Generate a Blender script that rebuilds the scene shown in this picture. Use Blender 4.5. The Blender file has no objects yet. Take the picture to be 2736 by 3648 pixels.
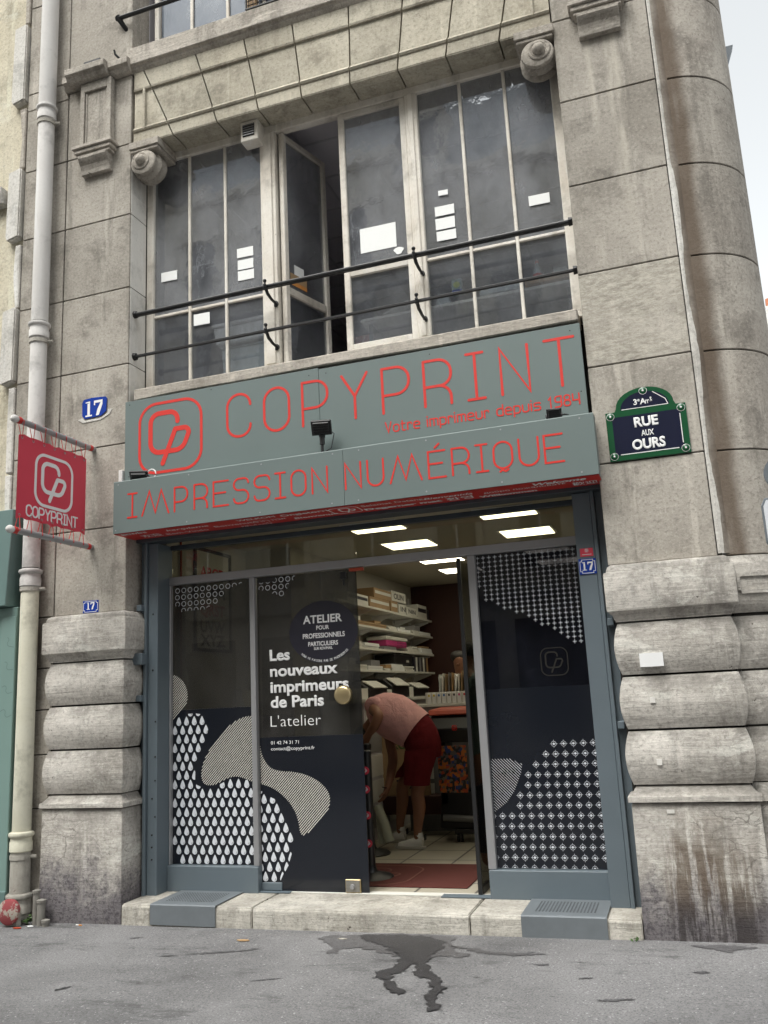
import bpy, bmesh, math, random
from mathutils import Vector, Matrix
R = math.radians
random.seed(7)
C = bpy.context.scene.collection

# ------------------------------------------------------------------ camera
cam = bpy.data.objects.new('camera', bpy.data.cameras.new('camera'))
C.objects.link(cam)
cam.matrix_world = Matrix(((0.94415, 0.11349, 0.30936, 4.6788),
                           (0.32581, -0.18111, -0.92793, -6.6152),
                           (-0.04928, 0.97689, -0.20797, 1.71),
                           (0, 0, 0, 1)))
cam.data.sensor_width = 36
cam.data.lens = 36 * 3103.2 / 3648
cam.data.clip_end = 500
sc = bpy.context.scene
sc.camera = cam
# ------------------------------------------------------------------ world, sun, exposure
w = bpy.data.worlds.new('World'); sc.world = w; w.use_nodes = True
nt = w.node_tree; bg = nt.nodes['Background']
sky = nt.nodes.new('ShaderNodeTexSky'); sky.sky_type = 'NISHITA'; sky.sun_disc = False
SUN_E, SUN_A = 60, 200
sky.sun_elevation = R(SUN_E); sky.sun_rotation = R(SUN_A); sky.dust_density = 4; sky.ozone_density = 1
hs = nt.nodes.new('ShaderNodeHueSaturation'); hs.inputs['Saturation'].default_value = .09
nt.links.new(sky.outputs[0], hs.inputs['Color']); tm = nt.nodes.new('ShaderNodeMix'); tm.data_type = 'RGBA'; tm.blend_type = 'MULTIPLY'; tm.inputs[0].default_value = 1; tm.inputs[7].default_value = (.985, 1.01, 1.0, 1)
nt.links.new(hs.outputs[0], tm.inputs[6]); nt.links.new(tm.outputs[2], bg.inputs[0])
bg.inputs[1].default_value = .15
sun = bpy.data.objects.new('sun', bpy.data.lights.new('sun', 'SUN')); C.objects.link(sun)
sun.data.energy = 1.0; sun.data.angle = R(35); sun.data.color = (1, .95, .87)
sd = Vector((math.sin(R(SUN_A)) * math.cos(R(SUN_E)), math.cos(R(SUN_A)) * math.cos(R(SUN_E)), math.sin(R(SUN_E))))
sun.rotation_euler = sd.to_track_quat('Z', 'Y').to_euler()
sc.view_settings.view_transform = 'Standard'
try: sc.view_settings.look = 'None'
except Exception: pass
sc.view_settings.exposure = 1.2
sc.view_settings.gamma = 1
sc.cycles.use_denoising = True
sc.cycles.max_bounces = 10
sc.cycles.transparent_max_bounces = 24
sc.cycles.sample_clamp_indirect = 4

# ------------------------------------------------------------------ mesh helpers
class MB:
    def __init__(s): s.v = []; s.f = []; s.m = []; s.cur = 0
    def add(s, vs, fs):
        o = len(s.v); s.v += [tuple(p) for p in vs]; s.f += [tuple(i + o for i in f) for f in fs]; s.m += [s.cur] * len(fs)
        return s
    def box(s, x0, x1, y0, y1, z0, z1):
        return s.add([(x0, y0, z0), (x1, y0, z0), (x1, y1, z0), (x0, y1, z0), (x0, y0, z1), (x1, y0, z1), (x1, y1, z1), (x0, y1, z1)],
                     [(0, 3, 2, 1), (4, 5, 6, 7), (0, 1, 5, 4), (1, 2, 6, 5), (2, 3, 7, 6), (3, 0, 4, 7)])
    def prism(s, pts, axis, a, b):
        """2D outline swept along an axis: x:(y,z) y:(x,z) z:(x,y)"""
        def P(p, t): return {'x': (t, p[0], p[1]), 'y': (p[0], t, p[1]), 'z': (p[0], p[1], t)}[axis]
        n = len(pts)
        return s.add([P(p, a) for p in pts] + [P(p, b) for p in pts],
                     [tuple(range(n))[::-1], tuple(range(n, 2 * n))] + [(i, (i + 1) % n, n + (i + 1) % n, n + i) for i in range(n)])
    def tube(s, pts, r, n=10, caps=True):
        pts = [Vector(p) for p in pts]; rr = r if isinstance(r, (list, tuple)) else [r] * len(pts)
        vs = []; ref = None
        for i, p in enumerate(pts):
            t = (pts[min(i + 1, len(pts) - 1)] - pts[max(i - 1, 0)]).normalized()
            if ref is None or abs(ref.dot(t)) > .98: ref = Vector((0, 0, 1)) if abs(t.z) < .9 else Vector((1, 0, 0))
            a = (ref - t * ref.dot(t)).normalized(); ref = a; b = t.cross(a)
            vs += [p + (a * math.cos(2 * math.pi * k / n) + b * math.sin(2 * math.pi * k / n)) * rr[i] for k in range(n)]
        fs = [(i * n + k, i * n + (k + 1) % n, (i + 1) * n + (k + 1) % n, (i + 1) * n + k) for i in range(len(pts) - 1) for k in range(n)]
        if caps: fs += [tuple(range(n))[::-1], tuple(range((len(pts) - 1) * n, len(pts) * n))]
        return s.add(vs, fs)
    def lathe(s, prof, c, axis='z', n=24, a0=0, a1=360):
        """prof (r,h) revolved about an axis through c"""
        full = abs(a1 - a0) >= 360; m = n if full else n + 1; vs = []
        for r, h in prof:
            for k in range(m):
                a = R(a0 + (a1 - a0) * k / n); p = (r * math.cos(a), r * math.sin(a), h)
                q = {'z': p, 'y': (p[0], p[2], p[1]), 'x': (p[2], p[0], p[1])}[axis]
                vs.append((c[0] + q[0], c[1] + q[1], c[2] + q[2]))
        fs = [(i * m + k, i * m + (k + 1) % m, (i + 1) * m + (k + 1) % m, (i + 1) * m + k) for i in range(len(prof) - 1) for k in range(n)]
        if full: fs += [tuple(range(m))[::-1], tuple(range((len(prof) - 1) * m, len(prof) * m))]
        return s.add(vs, fs)
    def build(s, name, mat, parent=None, bevel=0, seg=1, smooth=False, fix=True):
        me = bpy.data.meshes.new(name); me.from_pydata(s.v, [], s.f)
        mats = mat if isinstance(mat, (list, tuple)) else [mat]
        for m in mats: me.materials.append(m)
        me.polygons.foreach_set('material_index', s.m)
        if bevel or fix:
            bm = bmesh.new(); bm.from_mesh(me)
            if bevel:
                bm.normal_update()
                es = [e for e in bm.edges if len(e.link_faces) == 2 and e.calc_face_angle(0) > .6]
                bmesh.ops.bevel(bm, geom=es, offset=bevel, segments=seg, affect='EDGES', clamp_overlap=True)
            if fix: bmesh.ops.recalc_face_normals(bm, faces=bm.faces)
            bm.to_mesh(me); bm.free()
        if smooth:
            me.polygons.foreach_set('use_smooth', [True] * len(me.polygons))
            try: me.set_sharp_from_angle(angle=R(40))
            except Exception: pass
        o = bpy.data.objects.new(name, me); C.objects.link(o)
        if parent: o.parent = parent; o.matrix_parent_inverse = parent.matrix_world.inverted()
        return o

def tag(o, label, cat, group=None):
    o['label'] = label; o['category'] = cat
    if group: o['group'] = group
    return o
def thing(name, label, cat, loc=(0, 0, 0), group=None):
    o = bpy.data.objects.new(name, None); C.objects.link(o); o.location = loc
    o.matrix_world = Matrix.Translation(loc)
    return tag(o, label, cat, group)
def struct(name, mb, m, **k):
    o = mb.build(name, m, **k); o['kind'] = 'structure'; return o
def stuff(o): o['kind'] = 'stuff'; return o
def dup(root, off, label):
    r = root.copy(); C.objects.link(r); r.location = root.location + Vector(off); r['label'] = label
    r.matrix_world = Matrix.Translation(r.location)
    for ch in list(root.children):
        c = ch.copy(); C.objects.link(c); c.parent = r; c.matrix_parent_inverse = ch.matrix_parent_inverse.copy()
        for g in list(ch.children):
            d = g.copy(); C.objects.link(d); d.parent = c
    return r
def bx(*a): return MB().box(*a)

# ------------------------------------------------------------------ materials
class NT:
    def __init__(s, name):
        s.m = bpy.data.materials.new(name); s.m.use_nodes = True; s.t = s.m.node_tree
        s.b = s.t.nodes['Principled BSDF']; s.out = s.t.nodes['Material Output']
    def n(s, typ, **k):
        nd = s.t.nodes.new('ShaderNode' + typ)
        for a, v in k.items():
            if a.startswith('_'): setattr(nd, a[1:], v)
            else:
                key = int(a[1:]) if a[0] == 'i' and a[1:].isdigit() else a.replace('_', ' ')
                s.set(nd.inputs[key], v)
        return nd
    def set(s, inp, v):
        if isinstance(v, bpy.types.NodeSocket): s.t.links.new(v, inp)
        elif isinstance(v, (tuple, list)) and inp.type == 'RGBA' and len(v) == 3: inp.default_value = (*v, 1)
        else: inp.default_value = v
    def pos(s): return s.n('NewGeometry').outputs['Position']
    def mapping(s, vec, scale, loc=(0, 0, 0)): return s.n('Mapping', Vector=vec, Scale=scale, Location=loc).outputs[0]
    def noise(s, vec, scale, detail=5, rough=.55, dist=0):
        return s.n('TexNoise', Vector=vec, Scale=scale, Detail=detail, Roughness=rough, Distortion=dist).outputs[0]
    def ramp(s, fac, a, b, ca=None, cb=None):
        """map range a..b to 0..1 (smooth)"""
        nd = s.n('MapRange', Value=fac); nd.interpolation_type = 'SMOOTHSTEP'
        nd.inputs[1].default_value = a; nd.inputs[2].default_value = b
        return nd.outputs[0]
    def mix(s, f, a, b, mode='MIX'):
        nd = s.n('Mix', _data_type='RGBA', _blend_type=mode)
        s.set(nd.inputs[0], f); s.set(nd.inputs[6], a); s.set(nd.inputs[7], b); return nd.outputs[2]
    def math(s, op, a, b=0.0, c=0.0):
        nd = s.n('Math', _operation=op); s.set(nd.inputs[0], a); s.set(nd.inputs[1], b)
        if op in ('MULTIPLY_ADD',): s.set(nd.inputs[2], c)
        return nd.outputs[0]
    def bump(s, h, strength=.3, dist=.01):
        nd = s.n('Bump', Height=h, Strength=strength, Distance=dist); s.t.links.new(nd.outputs[0], s.b.inputs['Normal']); return nd.outputs[0]
    def done(s, col=None, rough=.8, metal=0, spec=None):
        if col is not None: s.set(s.b.inputs['Base Color'], col)
        s.set(s.b.inputs['Roughness'], rough); s.b.inputs['Metallic'].default_value = metal
        if spec is not None: s.b.inputs['Specular IOR Level'].default_value = spec
        return s.m

def plain(name, col, rough=.5, metal=0, var=.12, scale=6, bump=.05, spec=None):
    t = NT(name); p = t.pos(); n = t.noise(p, scale, 6, .6)
    c = t.mix(n, tuple(x * (1 - var) for x in col), tuple(min(1, x * (1 + var)) for x in col))
    if bump: t.bump(t.noise(p, scale * 15, 3), bump, .004)
    return t.done(c, rough, metal, spec)

def cloth(name, col):
    t = NT(name); p = t.pos(); n = t.noise(t.mapping(p, (1, 1, 3)), 9, 6, .7, .8)
    f = t.noise(t.mapping(p, (1.5, 1.5, 1)), 4, 3, .45, .6); wv = t.noise(p, 160, 2)
    t.bump(t.math('ADD', t.math('MULTIPLY', f, 3), t.math('MULTIPLY', wv, .2)), .75, .02)
    return t.done(t.mix(n, tuple(x * .7 for x in col), tuple(x * 1.1 for x in col)), .92, 0, .1)

def stone(name, a, b, grime=(.055, .045, .036), streak=.55, base=False, patch=0, extra=None, pit=.5, strata=0.0, dirt=.35, grain=1.0):
    t = NT(name); p = t.pos()
    dk = lambda k: tuple(x * k for x in a); lt = lambda k: tuple(min(.75, x * k) for x in b)
    big = t.noise(p, 1.1, 8, .65, .5)
    c = t.mix(t.ramp(big, .3, .7), a, b)
    mid = t.noise(t.mapping(p, (1, 1, 1), (3, 7, 1)), 2.6, 8, .68)
    c = t.mix(t.math('MULTIPLY', t.ramp(mid, .5, .68), .62), c, dk(.5))
    st = t.noise(t.mapping(p, (4.5, 4.5, .5)), 1.3, 8, .65)
    c = t.mix(t.math('MULTIPLY', t.ramp(st, .52, .7), streak), c, dk(.46))
    st2 = t.noise(t.mapping(p, (6, 6, .6), (9, 2, 4)), 1.2, 7, .65)
    c = t.mix(t.math('MULTIPLY', t.ramp(st2, .55, .7), .5), c, lt(1.3))
    if patch:
        pa = t.noise(t.mapping(p, (1, 1, 2), (4, 0, 8)), 2.0, 10, .75, .7)
        c = t.mix(t.math('MULTIPLY', t.ramp(pa, .54, .62), patch), c, lt(1.4))
    if strata:
        sr = t.noise(t.mapping(p, (2.2, 2.2, 26), (1, 1, 0)), 1.6, 8, .72, .25)
        c = t.mix(t.math('MULTIPLY', t.ramp(sr, .54, .64), strata), c, dk(.33))
        c = t.mix(t.math('MULTIPLY', t.ramp(sr, .44, .36), strata * .6), c, lt(1.35))
    gr = t.noise(p, 38, 5, .75)
    c = t.mix(t.math('MULTIPLY', t.ramp(gr, .5, .66), .5 * grain), c, dk(.5))
    c = t.mix(t.math('MULTIPLY', t.ramp(gr, .46, .36), .35 * grain), c, lt(1.25))
    sp = t.noise(p, 13, 4, .8)
    c = t.mix(t.math('MULTIPLY', t.ramp(sp, .665, .71), pit), c, grime)
    geo = t.n('NewGeometry')
    rv = t.math('MULTIPLY_ADD', geo.outputs['Random Per Island'], .2, .87)
    cc = t.n('CombineColor'); [t.set(cc.inputs[i], rv) for i in range(3)]
    c = t.mix(1.0, c, cc.outputs[0], 'MULTIPLY')
    # soot that has settled on whatever faces upward
    nz_ = t.n('SeparateXYZ', Vector=geo.outputs['Normal']).outputs[2]
    so_ = t.math('MULTIPLY', t.ramp(nz_, .02, .45), t.ramp(t.noise(t.mapping(p, (1.5, 1.5, 3), (5, 5, 2)), 2.2, 8, .7), .36, .6))
    c = t.mix(t.math('MULTIPLY', so_, dirt), c, dk(.42))
    if extra: c = extra(t, p, c)
    if base:
        s3 = t.n('SeparateXYZ', Vector=p); z = s3.outputs[2]
        nz = t.noise(t.mapping(p, (2, 2, 1.4)), 1.8, 9, .7)
        h = t.math('ADD', z, t.math('MULTIPLY', t.math('SUBTRACT', nz, .5), -1.2))
        m = t.ramp(h, .58, .14)
        c = t.mix(t.math('MULTIPLY', m, .82), c, (.1, .09, .105))
        c = t.mix(t.math('MULTIPLY', t.math('MULTIPLY', m, t.ramp(gr, .48, .6)), .6), c, (.05, .045, .05))
        dr = t.noise(t.mapping(p, (13, 13, 1.1), (2, 5, 1)), 1.3, 9, .68, .2)
        xs_ = t.ramp(t.math('ABSOLUTE', t.math('SUBTRACT', s3.outputs[0], 4.66)), .36, .2)
        m2 = t.math('MULTIPLY', t.math('MULTIPLY', t.ramp(dr, .42, .54), t.ramp(h, .92, .4)), xs_)
        c = t.mix(t.math('MULTIPLY', m2, .85), c, t.mix(t.ramp(z, .42, .12), (.1, .072, .05), (.04, .034, .034)))
        cv = t.n('TexVoronoi', Vector=t.mapping(t.mix(.25, p, t.n('TexNoise', Vector=p, Scale=3, Detail=6).outputs[1]), (1.6, 1.6, 7)), Scale=2.2, _feature='DISTANCE_TO_EDGE')
        ck = t.math('MULTIPLY', t.ramp(cv.outputs[0], .018, .006), t.math('MULTIPLY', t.ramp(z, .93, .86), t.ramp(t.noise(p, 1.7, 4), .42, .55)))
        c = t.mix(t.math('MULTIPLY', ck, .55), c, (.09, .08, .07))
    h = t.math('ADD', t.math('MULTIPLY', gr, .6 * grain), t.math('MULTIPLY', mid, grain))
    if strata: h = t.math('ADD', h, t.math('MULTIPLY', sr, .8))
    t.bump(h, .6, .014)
    return t.done(c, .92, 0, .2)

def gaussx(t, p, x0, wdt, z0, z1, slope=0.0):
    s = t.n('SeparateXYZ', Vector=p)
    wob = t.math('MULTIPLY', t.math('SUBTRACT', t.noise(p, 2.5, 4), .5), .1)
    xx = t.math('ADD', s.outputs[0], wob)
    d = t.math('ABSOLUTE', t.math('SUBTRACT', xx, x0))
    return t.math('MULTIPLY', t.ramp(d, wdt, wdt * .2), t.ramp(s.outputs[2], z0, z1))

S_A, S_B = (.3, .275, .24), (.45, .418, .37)
def pier_extra(t, p, c):
    n = t.ramp(t.noise(t.mapping(p, (8, 8, 1.2)), 1.5, 5), .3, .65)
    for x0, wd, z0 in ((4.47, .045, 5.6), (4.66, .075, 4.9)):
        c = t.mix(t.math('MULTIPLY', t.math('MULTIPLY', gaussx(t, p, x0, wd, z0, z0 + 1.6), n), .75), c, (.55, .51, .44))
    return pier_rough(t, p, c)
def pier_rough(t, p, c):
    z = t.n('SeparateXYZ', Vector=p).outputs[2]
    m = t.math('MULTIPLY', t.ramp(z, 4.12, 4.2), t.ramp(z, 4.92, 4.9))
    sr = t.noise(t.mapping(p, (5, 5, 15), (1, 1, 0)), 2.4, 12, .82)
    r_ = t.mix(t.ramp(sr, .36, .64), (.56, .53, .46), (.23, .21, .175))
    return t.mix(t.math('MULTIPLY', t.math('MULTIPLY', m, t.ramp(t.noise(p, 1.9, 6, .65), .3, .55)), .75), c, r_)
def col_extra(t, p, c):
    n = t.ramp(t.noise(t.mapping(p, (6, 6, .8)), 1.2, 5), .2, .5)
    c = t.mix(t.math('MULTIPLY', t.math('MULTIPLY', gaussx(t, p, 5.09, .13, 2.0, 2.5), n), .85), c, (.115, .085, .062))
    return c
M = {}
M['stone'] = stone('limestone', S_A, S_B)
M['stone_warm'] = stone('limestone_lintel', (.38, .345, .275), (.49, .455, .375), streak=.35)
M['stone_pier'] = stone('limestone_pier', S_A, S_B, extra=pier_extra)
M['stone_column'] = stone('limestone_column', (.31, .28, .245), (.42, .39, .345), extra=col_extra)
M['stone_low'] = stone('limestone_weathered', (.36, .336, .302), (.56, .53, .488), streak=.6, base=True, patch=.4, pit=.85, strata=.3, dirt=.75)
M['stone_grey'] = stone('limestone_ledge', (.34, .31, .27), (.48, .44, .39), patch=.5, pit=.9, strata=.25)
M['plaster_patch'] = stone('plaster', (.55, .53, .49), (.66, .64, .6), streak=.3)
M['cement'] = stone('cement_joint', (.5, .475, .44), (.62, .6, .56), streak=.35)
M['cream'] = stone('cream_render', (.52, .47, .36), (.64, .59, .47), streak=.35, patch=.3)
M['mortar'] = plain('dark_joint', (.02, .018, .015), .95)
M['reveal'] = stone('painted_reveal', (.62, .6, .56), (.72, .7, .66), streak=.2, pit=.15, grain=.3)
M['step'] = stone('step_stone', (.36, .337, .293), (.52, .495, .445), streak=.55, patch=.4, pit=.95, strata=.12)
M['white_frame'] = stone('peeling_white_paint', (.6, .55, .48), (.76, .73, .67), (.14, .1, .06), streak=.4, pit=.45, grain=.35)
M['iron'] = plain('black_iron', (.012, .012, .013), .45, .3)
M['sign_grey'] = plain('sign_grey_green', (.135, .172, .168), .45, 0, .11, 1.3, .03)
M['sign_red'] = plain('sign_red', (.6, .024, .016), .5, 0, .05)
M['soffit_red'] = plain('soffit_red', (.5, .026, .022), .5, 0, .1)
M['flag_red'] = plain('flag_red', (.62, .05, .085), .5, 0, .06, 3)
M['white'] = plain('white_paint', (.78, .78, .78), .5, 0, .04)
M['steel'] = plain('painted_steel', (.12, .15, .172), .45, 0, .12, 3, .06)
M['steel_dark'] = plain('painted_steel_dark', (.05, .06, .07), .45, 0, .12, 4)
M['alu'] = plain('grey_aluminium', (.33, .33, .34), .42, .35, .08, 4)
M['alu_dark'] = plain('grey_aluminium_dark', (.2, .2, .205), .45, .3, .08, 4)  # a darker grey of aluminium
M['zinc'] = plain('ribbed_zinc', (.17, .19, .205), .5, .2, .2, 8, .1)
M['blue'] = plain('enamel_blue', (.012, .045, .3), .2, 0, .05)
M['blue_deep'] = plain('enamel_navy', (.011, .0135, .034), .2, 0, .05)
M['green'] = plain('enamel_green', (.01, .075, .03), .22, 0, .08)
M['pipe'] = stone('pipe_white', (.62, .6, .58), (.68, .665, .645), streak=.2, pit=.08, dirt=.5, grain=.15)
M['pipe_cream'] = stone('pipe_cream', (.6, .58, .46), (.68, .66, .55), streak=.2, pit=.15, dirt=.5, grain=.15)
M['pipe_stone'] = stone('pipe_dirty', (.36, .34, .3), (.48, .46, .41), streak=.5, pit=.5, dirt=.6, grain=.4)
M['teal'] = plain('teal_paint', (.18, .275, .25), .45, 0, .08, 2)
M['teal_dark'] = plain('teal_dark', (.115, .185, .175), .4, 0, .06, 2)
M['black'] = plain('black_plastic', (.014, .014, .015), .4)
M['gold'] = plain('brass', (.55, .44, .25), .32, .9, .1, 30)
M['paper'] = plain('paper', (.8, .81, .8), .7, 0, .03)
M['decal'] = plain('frosted_vinyl', (.66, .68, .72), .6, 0, .03)
M['decal_line'] = plain('cream_vinyl', (.62, .6, .54), .6, 0, .03)
M['navy'] = plain('navy_vinyl', (.0105, .0125, .018), .12, 0, .1, 1.5, 0)
M['badge'] = plain('badge_vinyl', (.02, .019, .03), .35, 0, .05, 2, 0)
M['wall_in'] = plain('interior_paint', (.5, .48, .43), .8, 0, .05, 2)
M['ceil_in'] = plain('ceiling_paint', (.5, .48, .4), .85, 0, .05, 2)
M['brown'] = plain('brown_panel', (.05, .016, .012), .5)
M['grey_in'] = plain('grey_interior', (.52, .5, .52), .8, 0, .1, 2)
M['ceil_up'] = plain('ceiling_tile', (.62, .59, .62), .85, 0, .05, 2)
M['carton'] = plain('cardboard', (.36, .24, .13), .8)
M['white_box'] = plain('white_card', (.66, .65, .6), .7)
M['pink'] = plain('magenta_plastic', (.55, .06, .22), .45)
M['skin'] = plain('skin', (.4, .2, .13), .55, 0, .12, 8)
M['skin_dark'] = plain('skin_tan', (.26, .12, .07), .55, 0, .15, 8)
M['shirt'] = cloth('pink_cotton', (.82, .45, .44))
M['shorts'] = cloth('dark_red_cotton', (.15, .016, .02))
M['hair'] = plain('dark_hair', (.015, .011, .009), .6, 0, .3, 40, .6)
M['sneaker'] = plain('white_leather', (.86, .85, .82), .5, 0, .05)
M['rubber'] = plain('sole', (.5, .48, .43), .7)
M['mat_red'] = plain('carpet_red', (.085, .017, .011), .95, 0, .2, 30, .4)
M['wood'] = plain('pale_wood', (.4, .25, .12), .6)
M['orange'] = plain('orange_red', (.4, .06, .025), .5)
M['leaf'] = plain('leaf', (.06, .12, .03), .6)
M['slate'] = plain('zinc_roof', (.16, .18, .2), .5, .3)
M['terracotta'] = plain('terracotta', (.42, .16, .08), .8)
M['orange_cap'] = plain('filter_orange', (.6, .25, .06), .7)
M['bottle'] = plain('clear_plastic', (.5, .55, .56), .15)

def emis(name, col, s):
    t = NT(name); t.b.inputs['Emission Color'].default_value = (*col, 1); t.b.inputs['Emission Strength'].default_value = s
    return t.done(col, .5)
M['lamp'] = emis('light_diffuser', (1, .93, .7), 2.7)

def glass(name, tint=(.9, .92, .92), dust_haze=.03, wob=0.0, refl=1.0, dust_haze_col=(.3, .3, .3), frost=0.0):
    t = NT(name); nt = t.t; nt.nodes.remove(t.b); p = t.pos()
    tr = t.n('BsdfTransparent', Color=tint); gl = t.n('BsdfGlossy', Color=(.95, .97, 1), Roughness=.0 + frost)
    fr = t.n('Fresnel', IOR=t.math('MULTIPLY_ADD', t.n('NewGeometry').outputs['Backfacing'], 1 / 1.52 - 1.52, 1.52))
    if wob:
        h = t.math('ADD', t.noise(t.mapping(p, (1, 1, .6)), 2.2, 2, .5), t.math('MULTIPLY', t.noise(p, 11, 3, .5), .1))
        bp = t.n('Bump', Height=h, Strength=wob, Distance=.05)
        nt.links.new(bp.outputs[0], gl.inputs['Normal'])
    m1 = t.n('MixShader', Fac=t.math('MULTIPLY', fr.outputs[0], refl)); nt.links.new(tr.outputs[0], m1.inputs[1]); nt.links.new(gl.outputs[0], m1.inputs[2])
    df = t.n('BsdfDiffuse', Color=dust_haze_col)
    dn = t.math('MULTIPLY', t.ramp(t.noise(t.mapping(p, (1.8, 1.8, 1.1)), 1.4, 8, .62), .12, .85), dust_haze)  # dust layer; its colour also stands in for reflected brightness on window panes
    m2 = t.n('MixShader', Fac=dn); nt.links.new(m1.outputs[0], m2.inputs[1]); nt.links.new(df.outputs[0], m2.inputs[2])
    nt.links.new(m2.outputs[0], t.out.inputs[0]); return t.m
M['glass'] = glass('shop_glass', (.8, .8, .72), .05, 0, 1.0)
M['glass_old'] = glass('old_window_glass', (.84, .86, .88), .62, .08, 4.2, (.32, .328, .35))
M['glass_low'] = glass('lower_window_glass', (.86, .88, .9), .4, .1, 1.8, (.22, .23, .25))
M['glass_sky'] = glass('upper_window_glass', (.3, .33, .36), .9, .05, 1.6, (.2, .225, .27))
M['film'] = glass('smoked_film', (.4, .4, .37), .55, 0, .8, (.09, .087, .083))
M['film_dark'] = glass('smoked_film_dark', (.17, .17, .19), .65, 0, .8, (.022, .024, .034))

def asphalt(name, a, b, wet=False):
    t = NT(name); p = t.pos()
    c = t.mix(t.ramp(t.noise(p, .7, 7, .6, .3), .3, .7), a, b)
    gr = t.noise(p, 75, 4, .85)
    c = t.mix(t.math('MULTIPLY', t.ramp(gr, .45, .65), .75), c, tuple(x * .45 for x in a))
    fl = t.noise(p, 48, 3, .7)
    c = t.mix(t.math('MULTIPLY', t.ramp(fl, .63, .68), .6), c, tuple(min(.6, x * 2.2) for x in b))
    if not wet:
        sp = t.noise(t.mapping(p, (2.2, 5, 1), (1, 2, 0)), 2.4, 4, .6)
        c = t.mix(t.math('MULTIPLY', t.ramp(sp, .69, .72), .75), c, tuple(x * .3 for x in a))
        s2 = t.noise(t.mapping(p, (1, 2.6, 1), (7, 3, 0)), 1.3, 10, .75)
        c = t.mix(t.math('MULTIPLY', t.ramp(s2, .53, .66), .6), c, tuple(x * .45 for x in a))
        s3 = t.noise(p, 1.7, 5, .6)
        c = t.mix(t.math('MULTIPLY', t.ramp(s3, .55, .8), .35), c, tuple(min(.5, x * 1.35) for x in b))
    t.bump(gr, .5, .006)
    return t.done(c, .45 if wet else .9, 0, .2 if wet else .25)
M['asphalt'] = asphalt('pavement_asphalt', (.13, .128, .13), (.235, .231, .233))
M['wet'] = asphalt('wet_asphalt', (.038, .037, .039), (.056, .054, .057), True)
M['damp'] = asphalt('damp_asphalt', (.085, .082, .085), (.13, .127, .13), True)
M['road'] = asphalt('road_asphalt', (.05, .05, .052), (.07, .07, .07))

def tiles(name, size, col, grout, off=(0, 0), rough=.35):
    t = NT(name); p = t.pos()
    br = t.n('TexBrick', Vector=t.mapping(p, (1, 1, 1), (*off, 0)), Color1=col, Color2=tuple(x * .9 for x in col), Mortar=grout, Scale=1, Mortar_Size=.011, Brick_Width=size, Row_Height=size)
    br.offset = 0
    c = t.mix(t.math('MULTIPLY', t.noise(p, 5, 5), .3), br.outputs[0], tuple(x * .6 for x in col))
    return t.done(c, rough)
M['tile'] = tiles('floor_tile', .5, (.5, .46, .37), (.05, .045, .04), (.1, .13))

def mosaic(name):
    t = NT(name); p = t.mapping(t.pos(), (1, 1, 1))
    v = t.n('TexVoronoi', Vector=p, Scale=32, _distance='CHEBYCHEV'); s = t.n('SeparateColor', Color=v.outputs['Color'])
    cr = t.n('ValToRGB', Fac=s.outputs[0]); e = cr.color_ramp; e.interpolation = 'CONSTANT'
    e.elements[0].color = (.02, .02, .02, 1); e.elements[1].position = .3; e.elements[1].color = (.5, .14, .02, 1)
    for q, col in ((.5, (.1, .09, .08, 1)), (.65, (.02, .04, .16, 1)), (.78, (.45, .07, .02, 1)), (.9, (.17, .15, .1, 1))):
        x = e.elements.new(q); x.color = col
    return t.done(cr.outputs[0], .6)
M['mosaic'] = mosaic('patterned_print')
def plaid(name):
    t = NT(name); p = t.pos(); wv = t.n('TexWave', Vector=p, Scale=9); wv.bands_direction = 'Z'
    w2 = t.n('TexWave', Vector=p, Scale=9); w2.bands_direction = 'X'
    c = t.mix(t.ramp(wv.outputs[1], .6, .75), (.03, .03, .035), (.22, .07, .06)); c = t.mix(t.math('MULTIPLY', t.ramp(w2.outputs[1], .6, .75), .6), c, (.25, .23, .2))
    return t.done(c, .9)
M['plaid'] = plaid('plaid_cotton')
def guardpaint(name):
    t = NT(name); p = t.pos(); n = t.noise(p, 6, 7, .7)
    c = t.mix(t.ramp(n, .5, .55), (.26, .05, .055), (.36, .33, .28)); t.bump(n, .4, .01)
    return t.done(c, .85)
M['guard'] = guardpaint('flaking_red_paint')
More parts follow.
